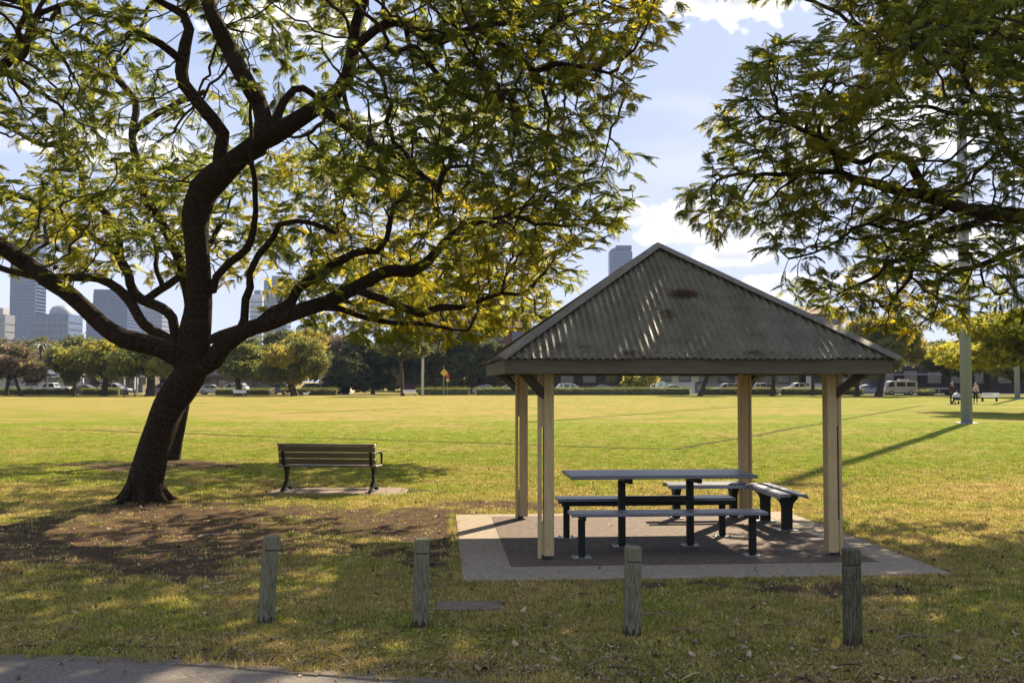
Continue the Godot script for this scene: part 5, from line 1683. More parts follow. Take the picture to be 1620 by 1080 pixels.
func make_cars() -> void:
	var s := 1.0 / 1592.5
	var white := Color(0.7, 0.7, 0.7)
	var silver := Color(0.42, 0.43, 0.45)
	var navy := Color(0.04, 0.055, 0.11)
	var rows := [
		[-727, 146, "utility", white, PI, "white pickup parked behind the left hedge"],
		[-672, 147, "sedan", Color(0.12, 0.03, 0.035), 0.0, "dark maroon car left of the stout dark trunk"],
		[-628, 147, "wagon", silver, 0.0, "silver car seen behind the stout dark trunk"],
		[-552, 146, "wagon", Color(0.1, 0.11, 0.24), PI, "dark blue car beside the thickest far trunk"],
		[-472, 148, "sedan", silver, 0.0, "silver car just right of the big trunk"],
		[-442, 146, "wagon", white, PI, "white wagon behind the low hedge, right of the big trunk"],
		[-362, 147, "wagon", Color(0.06, 0.07, 0.09), 0.0, "dark wagon behind the stooping person"],
		[-308, 147, "wagon", navy, 0.0, "navy wagon behind the rounded green tree"],
		[-38, 147, "sedan", Color(0.2, 0.21, 0.23), 0.0, "grey car left of the shelter's rear left post"],
		[-8, 146, "sedan", white, PI, "white car just behind the shelter's left brace"],
		[93, 145, "wagon", white, 0.0, "white car with roof rails seen through the shelter"],
		[140, 147, "sedan", navy, PI, "dark blue car in the middle of the shelter view"],
		[193, 149, "sedan", Color(0.05, 0.07, 0.2), 0.0, "small blue car behind the yellow-green tree"],
		[258, 147, "sedan", white, 0.0, "white sedan in front of the grey garage"],
		[338, 147, "wagon", silver, PI, "silver people carrier right of the leaning trunk"],
		[402, 148, "wagon", Color(0.3, 0.31, 0.38), 0.0, "grey car behind the shelter's rear right post"],
		[455, 146, "utility", white, PI, "white utility truck between the right shelter posts"],
		[565, 149, "sedan", Color(0.05, 0.13, 0.24), 0.0, "blue car left of the cream van"],
		[612, 142, "van", Color(0.5, 0.42, 0.34), PI, "cream camper van parked right of the shelter"],
	]
	for r in rows:
		make_car(r[5], r[2], r[0] * s * r[1], r[1], r[4], r[3])

# ---------------------------------------------------------------- buildings
# a block with storeys of real windows in recesses: w wide, h high, dp deep
func street_building(label: String, x: float, d: float, w: float, h: float, dp: float, wall: Color, floors: int, bays: int, roof: Color, pitched := false) -> Node3D:
	var t := thing("street_building", label, "building", Vector3(x, GROUND, -d), 0.0, "buildings along the street")
	var wm := rough_surface(mat(wall, 0.85), M.stain, Vector3(0.15, 0.15, 0.15), 0.0)
	# front wall is built of piers and spandrels so that the windows are recessed
	var fh := h / floors
	var bw := w / bays
	part(t, "wall", boxm(Vector3(0, h * 0.5, -0.3 - dp * 0.5), Vector3(w, h, dp), 0.0), wm)
	for f in floors:
		part(t, "spandrel", boxm(Vector3(0, f * fh + fh * 0.17, -0.13), Vector3(w, fh * 0.34, 0.26), 0.01), wm)
		for b in bays:
			var cx := -w * 0.5 + (b + 0.5) * bw
			var wd := part(t, "window", boxm(Vector3(cx, f * fh + fh * 0.6, -0.24), Vector3(bw * 0.62, fh * 0.5, 0.1), 0.01), M.dark)
			part(wd, "pane", boxm(Vector3(cx, f * fh + fh * 0.6, -0.18), Vector3(bw * 0.56, fh * 0.44, 0.02), 0.0), M.glass)
		for b in bays + 1:
			part(t, "pier", boxm(Vector3(-w * 0.5 + b * bw, f * fh + fh * 0.67, -0.13), Vector3(bw * 0.38, fh * 0.66, 0.25), 0.01), wm)
	part(t, "cornice", boxm(Vector3(0, h - fh * 0.06, 0.0), Vector3(w + 0.3, fh * 0.12, 0.3), 0.02), wm)
	var rm := mat(roof, 0.8)
	if pitched:
		var g := Geo.new()
		g.prism(PackedVector2Array([Vector2(-dp * 0.5 - 0.9, 0), Vector2(dp * 0.5 + 0.9, 0), Vector2(0, dp * 0.3)]), w * 0.5 + 0.6, Transform3D(Basis(Vector3.UP, PI / 2), Vector3(0, h + 0.02, -dp * 0.5 - 0.2)))
		part(t, "roof", g.mesh(), rm)
	else:
		part(t, "roof", boxm(Vector3(0, h + 0.15, -dp * 0.5 - 0.2), Vector3(w + 0.4, 0.3, dp + 0.6), 0.03), rm)
	part(t, "awning", boxm(Vector3(0, minf(3.0, h * 0.75), 1.2), Vector3(w * 0.96, 0.18, 2.2), 0.03), rm)
	return t

func make_street() -> void:
	M.stain = ntex(91, 256, 0.02, 0.08, 0.5, grey(0.75, 1.0))
	var s := 1.0 / 1592.5
	struct("road", boxm(Vector3(0, GROUND + 0.0, -148.5), Vector3(700, 0.03, 12.0), 0.0), M.asphalt)
	struct("kerb", boxm(Vector3(0, GROUND + 0.05, -142.2), Vector3(700, 0.13, 0.3), 0.02), M.concrete)
	var rows := [
		[-760, 168, 16.0, 3.6, Color(0.6, 0.62, 0.66), 1, 5, Color(0.5, 0.5, 0.52), false, "low white building behind the left hedge"],
		[-640, 172, 12.0, 4.0, Color(0.14, 0.12, 0.11), 1, 4, Color(0.1, 0.09, 0.09), false, "low dark building behind the maroon car"],
		[-430, 170, 15.0, 5.2, Color(0.2, 0.18, 0.17), 2, 5, Color(0.12, 0.1, 0.1), false, "dark two-storey building right of the big trunk"],
		[-280, 166, 4.5, 3.8, Color(0.6, 0.48, 0.4), 1, 2, Color(0.3, 0.2, 0.16), false, "small pinkish building at the right end of the rounded tree"],
		[-75, 188, 24.0, 12.0, Color(0.13, 0.065, 0.045), 3, 6, Color(0.07, 0.03, 0.024), true, "reddish brown building above the left end of the shelter roof"],
		[140, 166, 22.0, 4.6, Color(0.045, 0.04, 0.042), 1, 6, Color(0.06, 0.055, 0.055), false, "long dark shopfront seen through the shelter"],
		[258, 165, 6.5, 5.4, Color(0.66, 0.67, 0.72), 1, 2, Color(0.4, 0.4, 0.42), false, "small white building seen through the shelter"],
		[318, 166, 9.0, 5.0, Color(0.28, 0.28, 0.31), 1, 2, Color(0.2, 0.2, 0.22), false, "grey garage right of the small white building"],
		[430, 168, 10.0, 4.6, Color(0.3, 0.29, 0.28), 1, 3, Color(0.2, 0.19, 0.19), false, "grey building between the right shelter posts"],
		[500, 166, 6.0, 4.8, Color(0.55, 0.56, 0.6), 1, 2, Color(0.35, 0.35, 0.36), false, "pale building behind the white utility truck"],
		[725, 160, 30.0, 4.4, Color(0.035, 0.032, 0.034), 1, 8, Color(0.2, 0.2, 0.22), false, "long dark verandah building behind the walkers"],
		[470, 262, 17.0, 19.5, Color(0.16, 0.065, 0.045), 5, 5, Color(0.09, 0.026, 0.022), true, "tall building with red roof rising behind the shelter roof"],
		[820, 250, 16.0, 15.0, Color(0.25, 0.24, 0.27), 4, 5, Color(0.2, 0.2, 0.22), false, "grey block behind the trees at the right edge"],
	]
	for r in rows:
		street_building(r[9], r[0] * s * r[1], r[1], r[2], r[3], 8.0, r[4], r[5], r[6], r[7], r[8])
	# sign board with a dark disc
	var t := thing("sign_board", "white and pale green sign board with a dark disc beside the white building", "sign", Vector3(230 * s * 152.0, GROUND, -152.0))
	part(t, "panel", boxm(Vector3(-0.55, 1.35, 0), Vector3(1.1, 1.2, 0.06), 0.01), M.white)
	part(t, "panel", boxm(Vector3(0.56, 1.35, 0), Vector3(1.1, 1.2, 0.06), 0.01), mat(Color(0.45, 0.6, 0.56), 0.6))
	var g := Geo.new()
	g.lathe(PackedVector2Array([Vector2(0.26, 0), Vector2(0.26, 0.02), Vector2(0, 0.02)]), 18, Transform3D(Basis(Vector3(1, 0, 0), PI / 2), Vector3(-0.55, 1.3, 0.03)))
	part(t, "disc", g.mesh(), M.dark)
	for k in 3:
		part(t, "text_line", boxm(Vector3(0.56, 1.65 - k * 0.22, 0.035), Vector3(0.7 - 0.15 * k, 0.07, 0.01), 0.0), M.dark)
	for sx in [-1.0, 1.0]:
		part(t, "post", boxm(Vector3(sx * 1.0, 0.4, -0.05), Vector3(0.08, 0.8, 0.06), 0.0), M.steel)
	# yellow diamond sign
	t = thing("road_sign", "yellow diamond road sign on a post across the field", "road sign", Vector3(-108 * s * 136.0, GROUND, -136.0))
	part(t, "post", boxm(Vector3(0, 2.0, 0), Vector3(0.1, 4.0, 0.1), 0.01), M.steel)
	var yel := mat(Color(0.55, 0.36, 0.05), 0.6)
	part(t, "diamond", boxm(Vector3(0.05, 3.1, 0.07), Vector3(0.75, 0.75, 0.03), 0.005, Basis(Vector3(0, 0, 1), PI / 4)), yel)
	t = thing("small_road_sign", "small red and yellow sign on a thin post beside the diamond sign", "road sign", Vector3(-102 * s * 137.5, GROUND, -137.5))
	part(t, "post", boxm(Vector3(0, 1.6, 0), Vector3(0.07, 3.2, 0.07), 0.01), M.steel)
	part(t, "red_plate", boxm(Vector3(0, 2.7, 0.05), Vector3(0.35, 0.5, 0.03), 0.005), mat(Color(0.4, 0.05, 0.03), 0.6))
	part(t, "yellow_plate", boxm(Vector3(0.02, 2.1, 0.05), Vector3(0.4, 0.42, 0.03), 0.005), yel)
	# pale garden frame behind the seated person
	t = thing("pergola", "white pergola posts behind the seated person", "pergola", Vector3(-598 * s * 146.0, GROUND, -146.0))
	for k in 4:
		part(t, "post", boxm(Vector3(-1.4 + k * 0.95, 1.3, (k % 2) * -1.5), Vector3(0.16, 2.6, 0.16), 0.02), M.white)
	part(t, "top_rail", boxm(Vector3(0, 2.66, 0), Vector3(3.4, 0.12, 0.16), 0.02), M.white)
	part(t, "top_rail", boxm(Vector3(0, 2.66, -1.5), Vector3(3.4, 0.12, 0.16), 0.02), M.white)
	# white rail at right
	t = thing("white_rail", "long white rail in front of the dark verandah building", "rail", Vector3(676 * s * 140.0, GROUND, -140.0))
	part(t, "rail", boxm(Vector3(0, 0.95, 0), Vector3(3.4, 0.14, 0.06), 0.01), M.white)
	for k in 3:
		part(t, "post", boxm(Vector3(-1.6 + k * 1.6, 0.46, -0.05), Vector3(0.08, 0.92, 0.05), 0.01), M.white)
	# street lamp at left
	t = thing("street_lamp", "slim curved street lamp at far left", "street lamp", Vector3(-736 * s * 143.0, GROUND, -143.0))
	g = Geo.new()
	g.tube(PackedVector3Array([Vector3(0, 0, 0), Vector3(0, 4.0, 0), Vector3(0, 6.6, 0), Vector3(-0.4, 7.3, 0), Vector3(-1.2, 7.5, 0)]), PackedFloat32Array([0.09, 0.075, 0.06, 0.05, 0.05]), 8)
	part(t, "pole", g.mesh(), M.steel)
	part(t, "lamp_head", boxm(Vector3(-1.4, 7.48, 0), Vector3(0.55, 0.12, 0.22), 0.03), M.white)
	# simple far benches
	for b in [[-430, 128, 0.0, M.white, "white bench across the field, left of the stooping person"], [-162, 132, 0.0, M.white, "white bench beside the pale straight trunk"], [755, 97, 0.06, M.white, "white bench on the lawn at far right"], [-605, 131, 0.0, M.palm, "green bench with a person sitting on it"]]:
		t = thing("field_bench", b[4], "bench", Vector3(b[0] * s * b[1], GROUND, -b[1]), b[2], "benches round the playing field")
		for k in 3:
			part(t, "back_slat", boxm(Vector3(0, 0.52 + k * 0.13, 0.2 + 0.02 * k), Vector3(1.7, 0.11, 0.03), 0.005), b[3])
			part(t, "seat_slat", boxm(Vector3(0, 0.44, 0.1 - k * 0.14), Vector3(1.7, 0.03, 0.12), 0.005), b[3])
		for sx in [-1.0, 1.0]:
			part(t, "leg", boxm(Vector3(sx * 0.7, 0.21, 0.0), Vector3(0.06, 0.42, 0.34), 0.01), M.iron)

# glass tower: core, a band at every other floor, corner strips
func tower(label: String, px0: float, px1: float, top: float, d: float, glass: Color, band: Color, floors: int, shape: int) -> void:
	var s := d / 1592.5
	var w := (px1 - px0) * s
	var x := ((px0 + px1) * 0.5 - 810.0) * s
	var h := (603.4 - top) * s + 1.9
	var t := thing("office_tower", label, "tower", Vector3(x, GROUND, -d), 0.0, "city towers on the skyline")
	var gm := mat(glass, 0.3, 0.0, 0.6)
	var bm := mat(band, 0.6)
	var dp := w * 0.9
	if shape == 1:      # stepped shoulder on the left
		part(t, "core", boxm(Vector3(w * 0.1, h * 0.5, 0), Vector3(w * 0.8, h, dp), 0.0), gm)
		for k in 3:
			part(t, "shoulder", boxm(Vector3(-w * 0.3 - k * w * 0.067, h * (0.43 - k * 0.025), 0), Vector3(w * 0.067, h * (0.86 - k * 0.05), dp * 0.98), 0.0), gm)
	elif shape == 2:    # low block with a drum on top
		part(t, "core", boxm(Vector3(0, h * 0.5, 0), Vector3(w, h, dp), 0.0), gm)
		var g := Geo.new()
		g.lathe(PackedVector2Array([Vector2(w * 0.3, 0), Vector2(w * 0.3, 3), Vector2(w * 0.24, 7), Vector2(w * 0.1, 9), Vector2(0, 9.3)]), 20, Transform3D(Basis.IDENTITY, Vector3(w * 0.1, h, 0)))
		part(t, "dome", g.mesh(), bm)
	elif shape == 3:    # rounded slab with a slanted crown
		part(t, "core", boxm(Vector3(0, h * 0.49, 0), Vector3(w, h * 0.98, dp), w * 0.12), gm)
		part(t, "crown", boxm(Vector3(w * 0.12, h * 0.985, 0), Vector3(w * 0.7, h * 0.03, dp * 0.9), 0.5), gm)
	else:
		part(t, "core", boxm(Vector3(0, h * 0.5, 0), Vector3(w, h, dp), 0.0), gm)
		part(t, "plant_room", boxm(Vector3(w * 0.05, h + 3.0, 0), Vector3(w * 0.5, 6.0, dp * 0.6), 0.0), bm)
	var from := 0.3
	for k in floors:
		var y := h * (from + (0.97 - from) * float(k) / floors)
		var bw := w
		var bx := 0.0
		if shape == 1:
			bw = w * (0.8 if y > h * 0.84 else 0.93); bx = w * (0.1 if y > h * 0.84 else 0.035)
		part(t, "floor_band", boxm(Vector3(bx, y, 0.4), Vector3(bw - (w * 0.16 if shape == 3 else 0.0), h * 0.012, dp + 0.9), 0.0), bm)
	for k in 6:
		part(t, "mullion", boxm(Vector3(-w * 0.3 + k * w * 0.125 + (w * 0.06 if k > 2 else 0.0), h * 0.48, dp * 0.5 + 0.2), Vector3(w * 0.012, h * 0.96, 0.6), 0.0), bm)

func make_skyline() -> void:
	var blue := Color(0.028, 0.055, 0.14)
	var pale := Color(0.075, 0.115, 0.21)
	tower("tall slim blue glass tower at far left behind the long limb", 22, 62, 388, 1250, blue, pale, 26, 0)
	tower("stepped blue glass tower below the left limb", 145, 212, 460, 1150, Color(0.04, 0.07, 0.16), pale, 20, 1)
	tower("low glass block with a pale dome between the left towers", 60, 118, 498, 950, Color(0.06, 0.095, 0.19), Color(0.2, 0.22, 0.27), 7, 2)
	tower("small pale block at the left edge of the skyline", -20, 14, 498, 900, Color(0.18, 0.19, 0.22), Color(0.25, 0.25, 0.26), 6, 0)
	tower("narrow pale tower just left of the big trunk", 218, 262, 486, 1300, Color(0.16, 0.185, 0.24), pale, 12, 0)
	tower("glass tower right of the big trunk, between its limbs", 420, 456, 444, 1300, Color(0.07, 0.105, 0.17), Color(0.14, 0.17, 0.22), 16, 0)
	tower("white narrow tower left of the glass tower between limbs", 396, 416, 466, 1400, Color(0.4, 0.42, 0.46), pale, 12, 0)
	tower("white louvred building low behind the rounded tree", 506, 522, 524, 600, Color(0.5, 0.5, 0.52), Color(0.6, 0.6, 0.62), 6, 0)
	tower("slim grey tower behind the right limb, above the light pole", 656, 686, 446, 1300, Color(0.1, 0.125, 0.18), pale, 18, 0)
	tower("stepped grey tower right of the slim grey tower", 690, 738, 450, 1200, Color(0.11, 0.13, 0.18), pale, 14, 1)
	tower("pale block low behind the yellow leaves right of the towers", 742, 792, 496, 1000, Color(0.13, 0.15, 0.2), pale, 8, 0)
	tower("tall dark blue tower with curved top left of the shelter roof peak", 964, 1000, 389, 1350, Color(0.022, 0.042, 0.12), Color(0.08, 0.115, 0.23), 30, 3)

# ---------------------------------------------------------------- people and dogs: one skin over a skeleton
# bones: [a, b, ra, rb, colour]
func skin(bones: Array, cell: float, soft := 0.03) -> ArrayMesh:
	var lo := Vector3(1e9, 1e9, 1e9)
	var hi := -lo
	for b in bones:
		for q in [[b[0], b[2]], [b[1], b[3]]]:
			lo = lo.min(q[0] - Vector3.ONE * (q[1] + cell * 2.0)); hi = hi.max(q[0] + Vector3.ONE * (q[1] + cell * 2.0))
	var nx := int((hi.x - lo.x) / cell) + 2
	var ny := int((hi.y - lo.y) / cell) + 2
	var nz := int((hi.z - lo.z) / cell) + 2
	var f := PackedFloat32Array(); f.resize(nx * ny * nz); f.fill(1.0)
	var who := PackedInt32Array(); who.resize(nx * ny * nz)
	for bi in bones.size():
		var b: Array = bones[bi]
		var A: Vector3 = b[0]
		var B: Vector3 = b[1]
		var ab := B - A
		var l2 := maxf(ab.length_squared(), 1e-8)
		var rr := maxf(b[2], b[3]) + soft * 2.0 + cell * 2.0
		var l := A.min(B) - Vector3.ONE * rr
		var h := A.max(B) + Vector3.ONE * rr
		for k in range(maxi(0, int((l.z - lo.z) / cell)), mini(nz, int((h.z - lo.z) / cell) + 2)):
			for j in range(maxi(0, int((l.y - lo.y) / cell)), mini(ny, int((h.y - lo.y) / cell) + 2)):
				for i in range(maxi(0, int((l.x - lo.x) / cell)), mini(nx, int((h.x - lo.x) / cell) + 2)):
					var p := lo + Vector3(i, j, k) * cell
					var t := clampf((p - A).dot(ab) / l2, 0.0, 1.0)
					var dd := p.distance_to(A + ab * t) - lerpf(b[2], b[3], t)
					var n := (k * ny + j) * nx + i
					var old := f[n]
					if dd < old:
						who[n] = bi
					var hh := clampf(0.5 + 0.5 * (old - dd) / soft, 0.0, 1.0)
					f[n] = lerpf(old, dd, hh) - soft * hh * (1.0 - hh)
	var g := Geo.new()
	g.colored = true
	var idx := {}
	for k in nz - 1:
		for j in ny - 1:
			for i in nx - 1:
				var sum := Vector3.ZERO
				var cnt := 0
				var base := (k * ny + j) * nx + i
				var c := [base, base + 1, base + nx, base + nx + 1, base + nx * ny, base + nx * ny + 1, base + nx * ny + nx, base + nx * ny + nx + 1]
				var ins := 0
				for q in 8:
					if f[c[q]] < 0.0:
						ins += 1
				if ins == 0 or ins == 8:
					continue
				for e in [[0, 1], [2, 3], [4, 5], [6, 7], [0, 2], [1, 3], [4, 6], [5, 7], [0, 4], [1, 5], [2, 6], [3, 7]]:
					var fa := f[c[e[0]]]
					var fb := f[c[e[1]]]
					if (fa < 0.0) == (fb < 0.0):
						continue
					var pa := Vector3(e[0] & 1, (e[0] >> 1) & 1, (e[0] >> 2) & 1)
					var pb := Vector3(e[1] & 1, (e[1] >> 1) & 1, (e[1] >> 2) & 1)
					sum += pa.lerp(pb, fa / (fa - fb))
					cnt += 1
				var p := lo + (Vector3(i, j, k) + sum / cnt) * cell
				var grad := Vector3(f[base + 1] - f[base], f[base + nx] - f[base], f[base + nx * ny] - f[base]).normalized()
				g.tint = bones[who[base]][4]
				idx[base] = g.vert(p, grad)
	for k in range(1, nz - 1):
		for j in range(1, ny - 1):
			for i in range(1, nx - 1):
				var n := (k * ny + j) * nx + i
				for ax in [[1, nx, nx * ny], [nx, nx * ny, 1], [nx * ny, 1, nx]]:
					var a := f[n] < 0.0
					if a == (f[n + ax[0]] < 0.0):
						continue
					var q := [n, n - ax[1], n - ax[1] - ax[2], n - ax[2]]
					if not (idx.has(q[0]) and idx.has(q[1]) and idx.has(q[2]) and idx.has(q[3])):
						continue
					if a:
						g.tri(idx[q[0]], idx[q[1]], idx[q[2]]); g.tri(idx[q[0]], idx[q[2]], idx[q[3]])
					else:
						g.tri(idx[q[0]], idx[q[2]], idx[q[1]]); g.tri(idx[q[0]], idx[q[3]], idx[q[2]])
	return g.mesh()

func hand(b: Array, wrist: Vector3, dirv: Vector3, side: Vector3, c: Color) -> void:
	var palm := wrist + dirv * 0.08
	b.append([wrist, palm, 0.028, 0.036, c])
	for k in 4:
		var r := palm + side * (-0.03 + k * 0.02)
		b.append([r, r + dirv * (0.075 - absf(k - 1.5) * 0.012), 0.011, 0.009, c])
	b.append([wrist + dirv * 0.03, wrist + dirv * 0.07 + side * 0.06, 0.013, 0.01, c])

func person(label: String, at_: Vector3, turn: float, bones: Array, hair: Array) -> Node3D:
	var t := thing("person", label, "person", at_, turn)
	part(t, "body", skin(bones, 0.026), M.figure)
	if hair.size() > 0:
		part(t, "hair", skin(hair, 0.022, 0.02), M.figure)
	return t

func make_people() -> void:
	var sk := Color(0.42, 0.26, 0.18)
	var s := 1.0 / 1592.5
	var V := func(x: float, y: float, z: float) -> Vector3: return Vector3(x, y, z)
	var up := Vector3.UP
	# standing person in pink top holding a small child, facing us
	var top := Color(0.55, 0.36, 0.33)
	var leg := Color(0.015, 0.015, 0.018)
	var shoe := Color(0.6, 0.58, 0.55)
	var b := [
		[V.call(0.1, 0.92, 0), V.call(0.12, 0.5, 0.01), 0.09, 0.06, leg], [V.call(0.12, 0.5, 0.01), V.call(0.14, 0.09, -0.02), 0.058, 0.038, leg],
		[V.call(-0.1, 0.92, 0), V.call(-0.13, 0.5, 0.02), 0.09, 0.06, leg], [V.call(-0.13, 0.5, 0.02), V.call(-0.16, 0.09, 0.0), 0.058, 0.038, leg],
		[V.call(0.14, 0.05, -0.03), V.call(0.16, 0.045, 0.12), 0.045, 0.04, shoe], [V.call(-0.16, 0.05, -0.02), V.call(-0.18, 0.045, 0.13), 0.045, 0.04, shoe],
		[V.call(0.05, 0.95, 0), V.call(-0.05, 0.95, 0), 0.125, 0.125, leg], [V.call(0, 1.05, 0), V.call(0, 1.36, -0.01), 0.125, 0.14, top], [V.call(-0.14, 1.4, 0), V.call(0.14, 1.4, 0), 0.065, 0.065, top],
		[V.call(0, 1.45, 0), V.call(0, 1.54, 0.02), 0.05, 0.05, sk], [V.call(0, 1.6, 0.03), V.call(0, 1.68, 0.02), 0.083, 0.09, sk], [V.call(0, 1.6, 0.11), V.call(0, 1.585, 0.13), 0.016, 0.016, sk],
		[V.call(0.17, 1.38, 0), V.call(0.25, 1.14, 0.06), 0.052, 0.045, top], [V.call(0.25, 1.14, 0.06), V.call(0.1, 1.12, 0.24), 0.043, 0.035, sk],
		[V.call(-0.17, 1.38, 0), V.call(-0.25, 1.16, 0.06), 0.052, 0.045, top], [V.call(-0.25, 1.16, 0.06), V.call(-0.02, 1.3, 0.24), 0.043, 0.035, sk],
	]
	hand(b, V.call(0.1, 1.12, 0.24), V.call(-0.9, 0.1, 0.1).normalized(), up, sk)
	hand(b, V.call(-0.02, 1.3, 0.24), V.call(0.9, 0.1, 0.1).normalized(), up, sk)
	var blond := Color(0.4, 0.3, 0.18)
	person("standing person in pink top and black leggings holding a small child", Vector3(733 * s * 86.0, GROUND, -86.0), 0.15, b, [[V.call(0, 1.7, -0.02), V.call(0, 1.66, -0.05), 0.095, 0.09, blond], [V.call(0, 1.6, -0.07), V.call(0, 1.45, -0.09), 0.06, 0.03, blond]])
	# the child in arms
	var kid := Color(0.5, 0.3, 0.27)
	var c := [
		[V.call(0, 0.0, 0), V.call(0, 0.22, 0), 0.085, 0.08, kid], [V.call(0, 0.3, 0), V.call(0, 0.33, 0), 0.07, 0.075, sk], [V.call(0.05, -0.02, 0.03), V.call(0.09, -0.16, 0.1), 0.045, 0.035, sk], [V.call(-0.05, -0.02, 0.03), V.call(-0.09, -0.16, 0.1), 0.045, 0.035, sk],
		[V.call(0.08, 0.18, 0), V.call(0.1, 0.08, 0.08), 0.032, 0.028, kid], [V.call(-0.08, 0.18, 0), V.call(-0.1, 0.1, -0.08), 0.032, 0.028, kid]]
	person("small child held against the chest of the standing person", Vector3(733 * s * 86.0 + 0.08, GROUND + 1.2, -86.0 + 0.19), -0.5, c, [[V.call(0, 0.35, -0.02), V.call(0, 0.34, -0.03), 0.075, 0.07, blond]])
	# person behind the light pole with the pram
	var jac := Color(0.05, 0.022, 0.02)
	b = [
		[V.call(0.09, 0.92, 0), V.call(0.1, 0.5, 0.03), 0.095, 0.065, leg], [V.call(0.1, 0.5, 0.03), V.call(0.1, 0.09, -0.02), 0.062, 0.042, leg],
		[V.call(-0.09, 0.92, 0), V.call(-0.1, 0.5, -0.02), 0.095, 0.065, leg], [V.call(-0.1, 0.5, -0.02), V.call(-0.1, 0.09, -0.1), 0.062, 0.042, leg],
		[V.call(0.1, 0.05, -0.03), V.call(0.11, 0.045, 0.13), 0.048, 0.042, shoe], [V.call(-0.1, 0.05, -0.12), V.call(-0.11, 0.045, 0.04), 0.048, 0.042, shoe],
		[V.call(0.05, 0.96, 0), V.call(-0.05, 0.96, 0), 0.13, 0.13, leg], [V.call(0, 1.06, 0), V.call(0, 1.4, 0), 0.13, 0.155, jac], [V.call(-0.16, 1.46, 0), V.call(0.16, 1.46, 0), 0.07, 0.07, jac],
		[V.call(0, 1.5, 0), V.call(0, 1.6, 0.02), 0.055, 0.055, sk], [V.call(0, 1.66, 0.03), V.call(0, 1.75, 0.02), 0.085, 0.092, sk], [V.call(0, 1.66, 0.115), V.call(0, 1.645, 0.135), 0.016, 0.016, sk],
		[V.call(0.2, 1.44, 0), V.call(0.26, 1.18, 0.03), 0.056, 0.048, jac], [V.call(0.26, 1.18, 0.03), V.call(0.24, 1.03, 0.24), 0.046, 0.036, jac],
		[V.call(-0.2, 1.44, 0), V.call(-0.28, 1.16, 0.0), 0.056, 0.048, jac], [V.call(-0.28, 1.16, 0.0), V.call(-0.24, 1.03, 0.24), 0.046, 0.036, jac]]
	hand(b, V.call(0.24, 1.03, 0.24), V.call(0, -0.3, 0.9).normalized(), V.call(-1, 0, 0), sk)
	hand(b, V.call(-0.24, 1.03, 0.24), V.call(0, -0.3, 0.9).normalized(), V.call(1, 0, 0), sk)
	var px := 703.5 * s * 84.0
	person("person in dark jacket pushing a pram, half hidden by the thick pole", Vector3(px, GROUND, -84.9), 0.0, b, [[V.call(0, 1.78, -0.01), V.call(0, 1.76, -0.04), 0.095, 0.09, blond]])
	var t := thing("pram", "black pram with pale lilac hood beside the thick light pole", "pram", Vector3(px + 0.02, GROUND, -84.1))
	var g := Geo.new()
	var arc := PackedVector2Array()
	for k in 9:
		var a := PI * k / 8.0
		arc.append(Vector2(cos(a) * 0.3, 0.62 + sin(a) * 0.34))
	g.prism(arc, 0.24)
	part(t, "hood", g.mesh(), mat(Color(0.5, 0.47, 0.58), 0.8))
	part(t, "seat", boxm(Vector3(0, 0.48, 0.08), Vector3(0.44, 0.26, 0.6), 0.06), M.dark)
	part(t, "handle", boxm(Vector3(0, 0.98, -0.52), Vector3(0.5, 0.04, 0.04), 0.01), M.dark)
	for sx in [-1.0, 1.0]:
		g = Geo.new()
		g.tube(PackedVector3Array([Vector3(sx * 0.25, 0.12, 0.4), Vector3(sx * 0.25, 0.55, -0.1), Vector3(sx * 0.25, 0.98, -0.52)]), PackedFloat32Array([0.018, 0.018, 0.018]), 6)
		g.tube(PackedVector3Array([Vector3(sx * 0.25, 0.45, 0.0), Vector3(sx * 0.27, 0.16, -0.3)]), PackedFloat32Array([0.018, 0.018]), 6)
		part(t, "frame", g.mesh(), M.dark)
		for wz in [[0.4, 0.1], [-0.3, 0.14]]:
			g = Geo.new()
			g.lathe(PackedVector2Array([Vector2(0.0, -0.02), Vector2(wz[1], -0.025), Vector2(wz[1], 0.025), Vector2(0.0, 0.02)]), 14, Transform3D(Basis(Vector3(0, 0, 1), PI / 2), Vector3(sx * 0.28, wz[1] + 0.005, wz[0])))
			part(t, "wheel", g.mesh(), M.tyre)
	# stooping person near the dogs, seen from the side
	var shirt := Color(0.55, 0.42, 0.36)
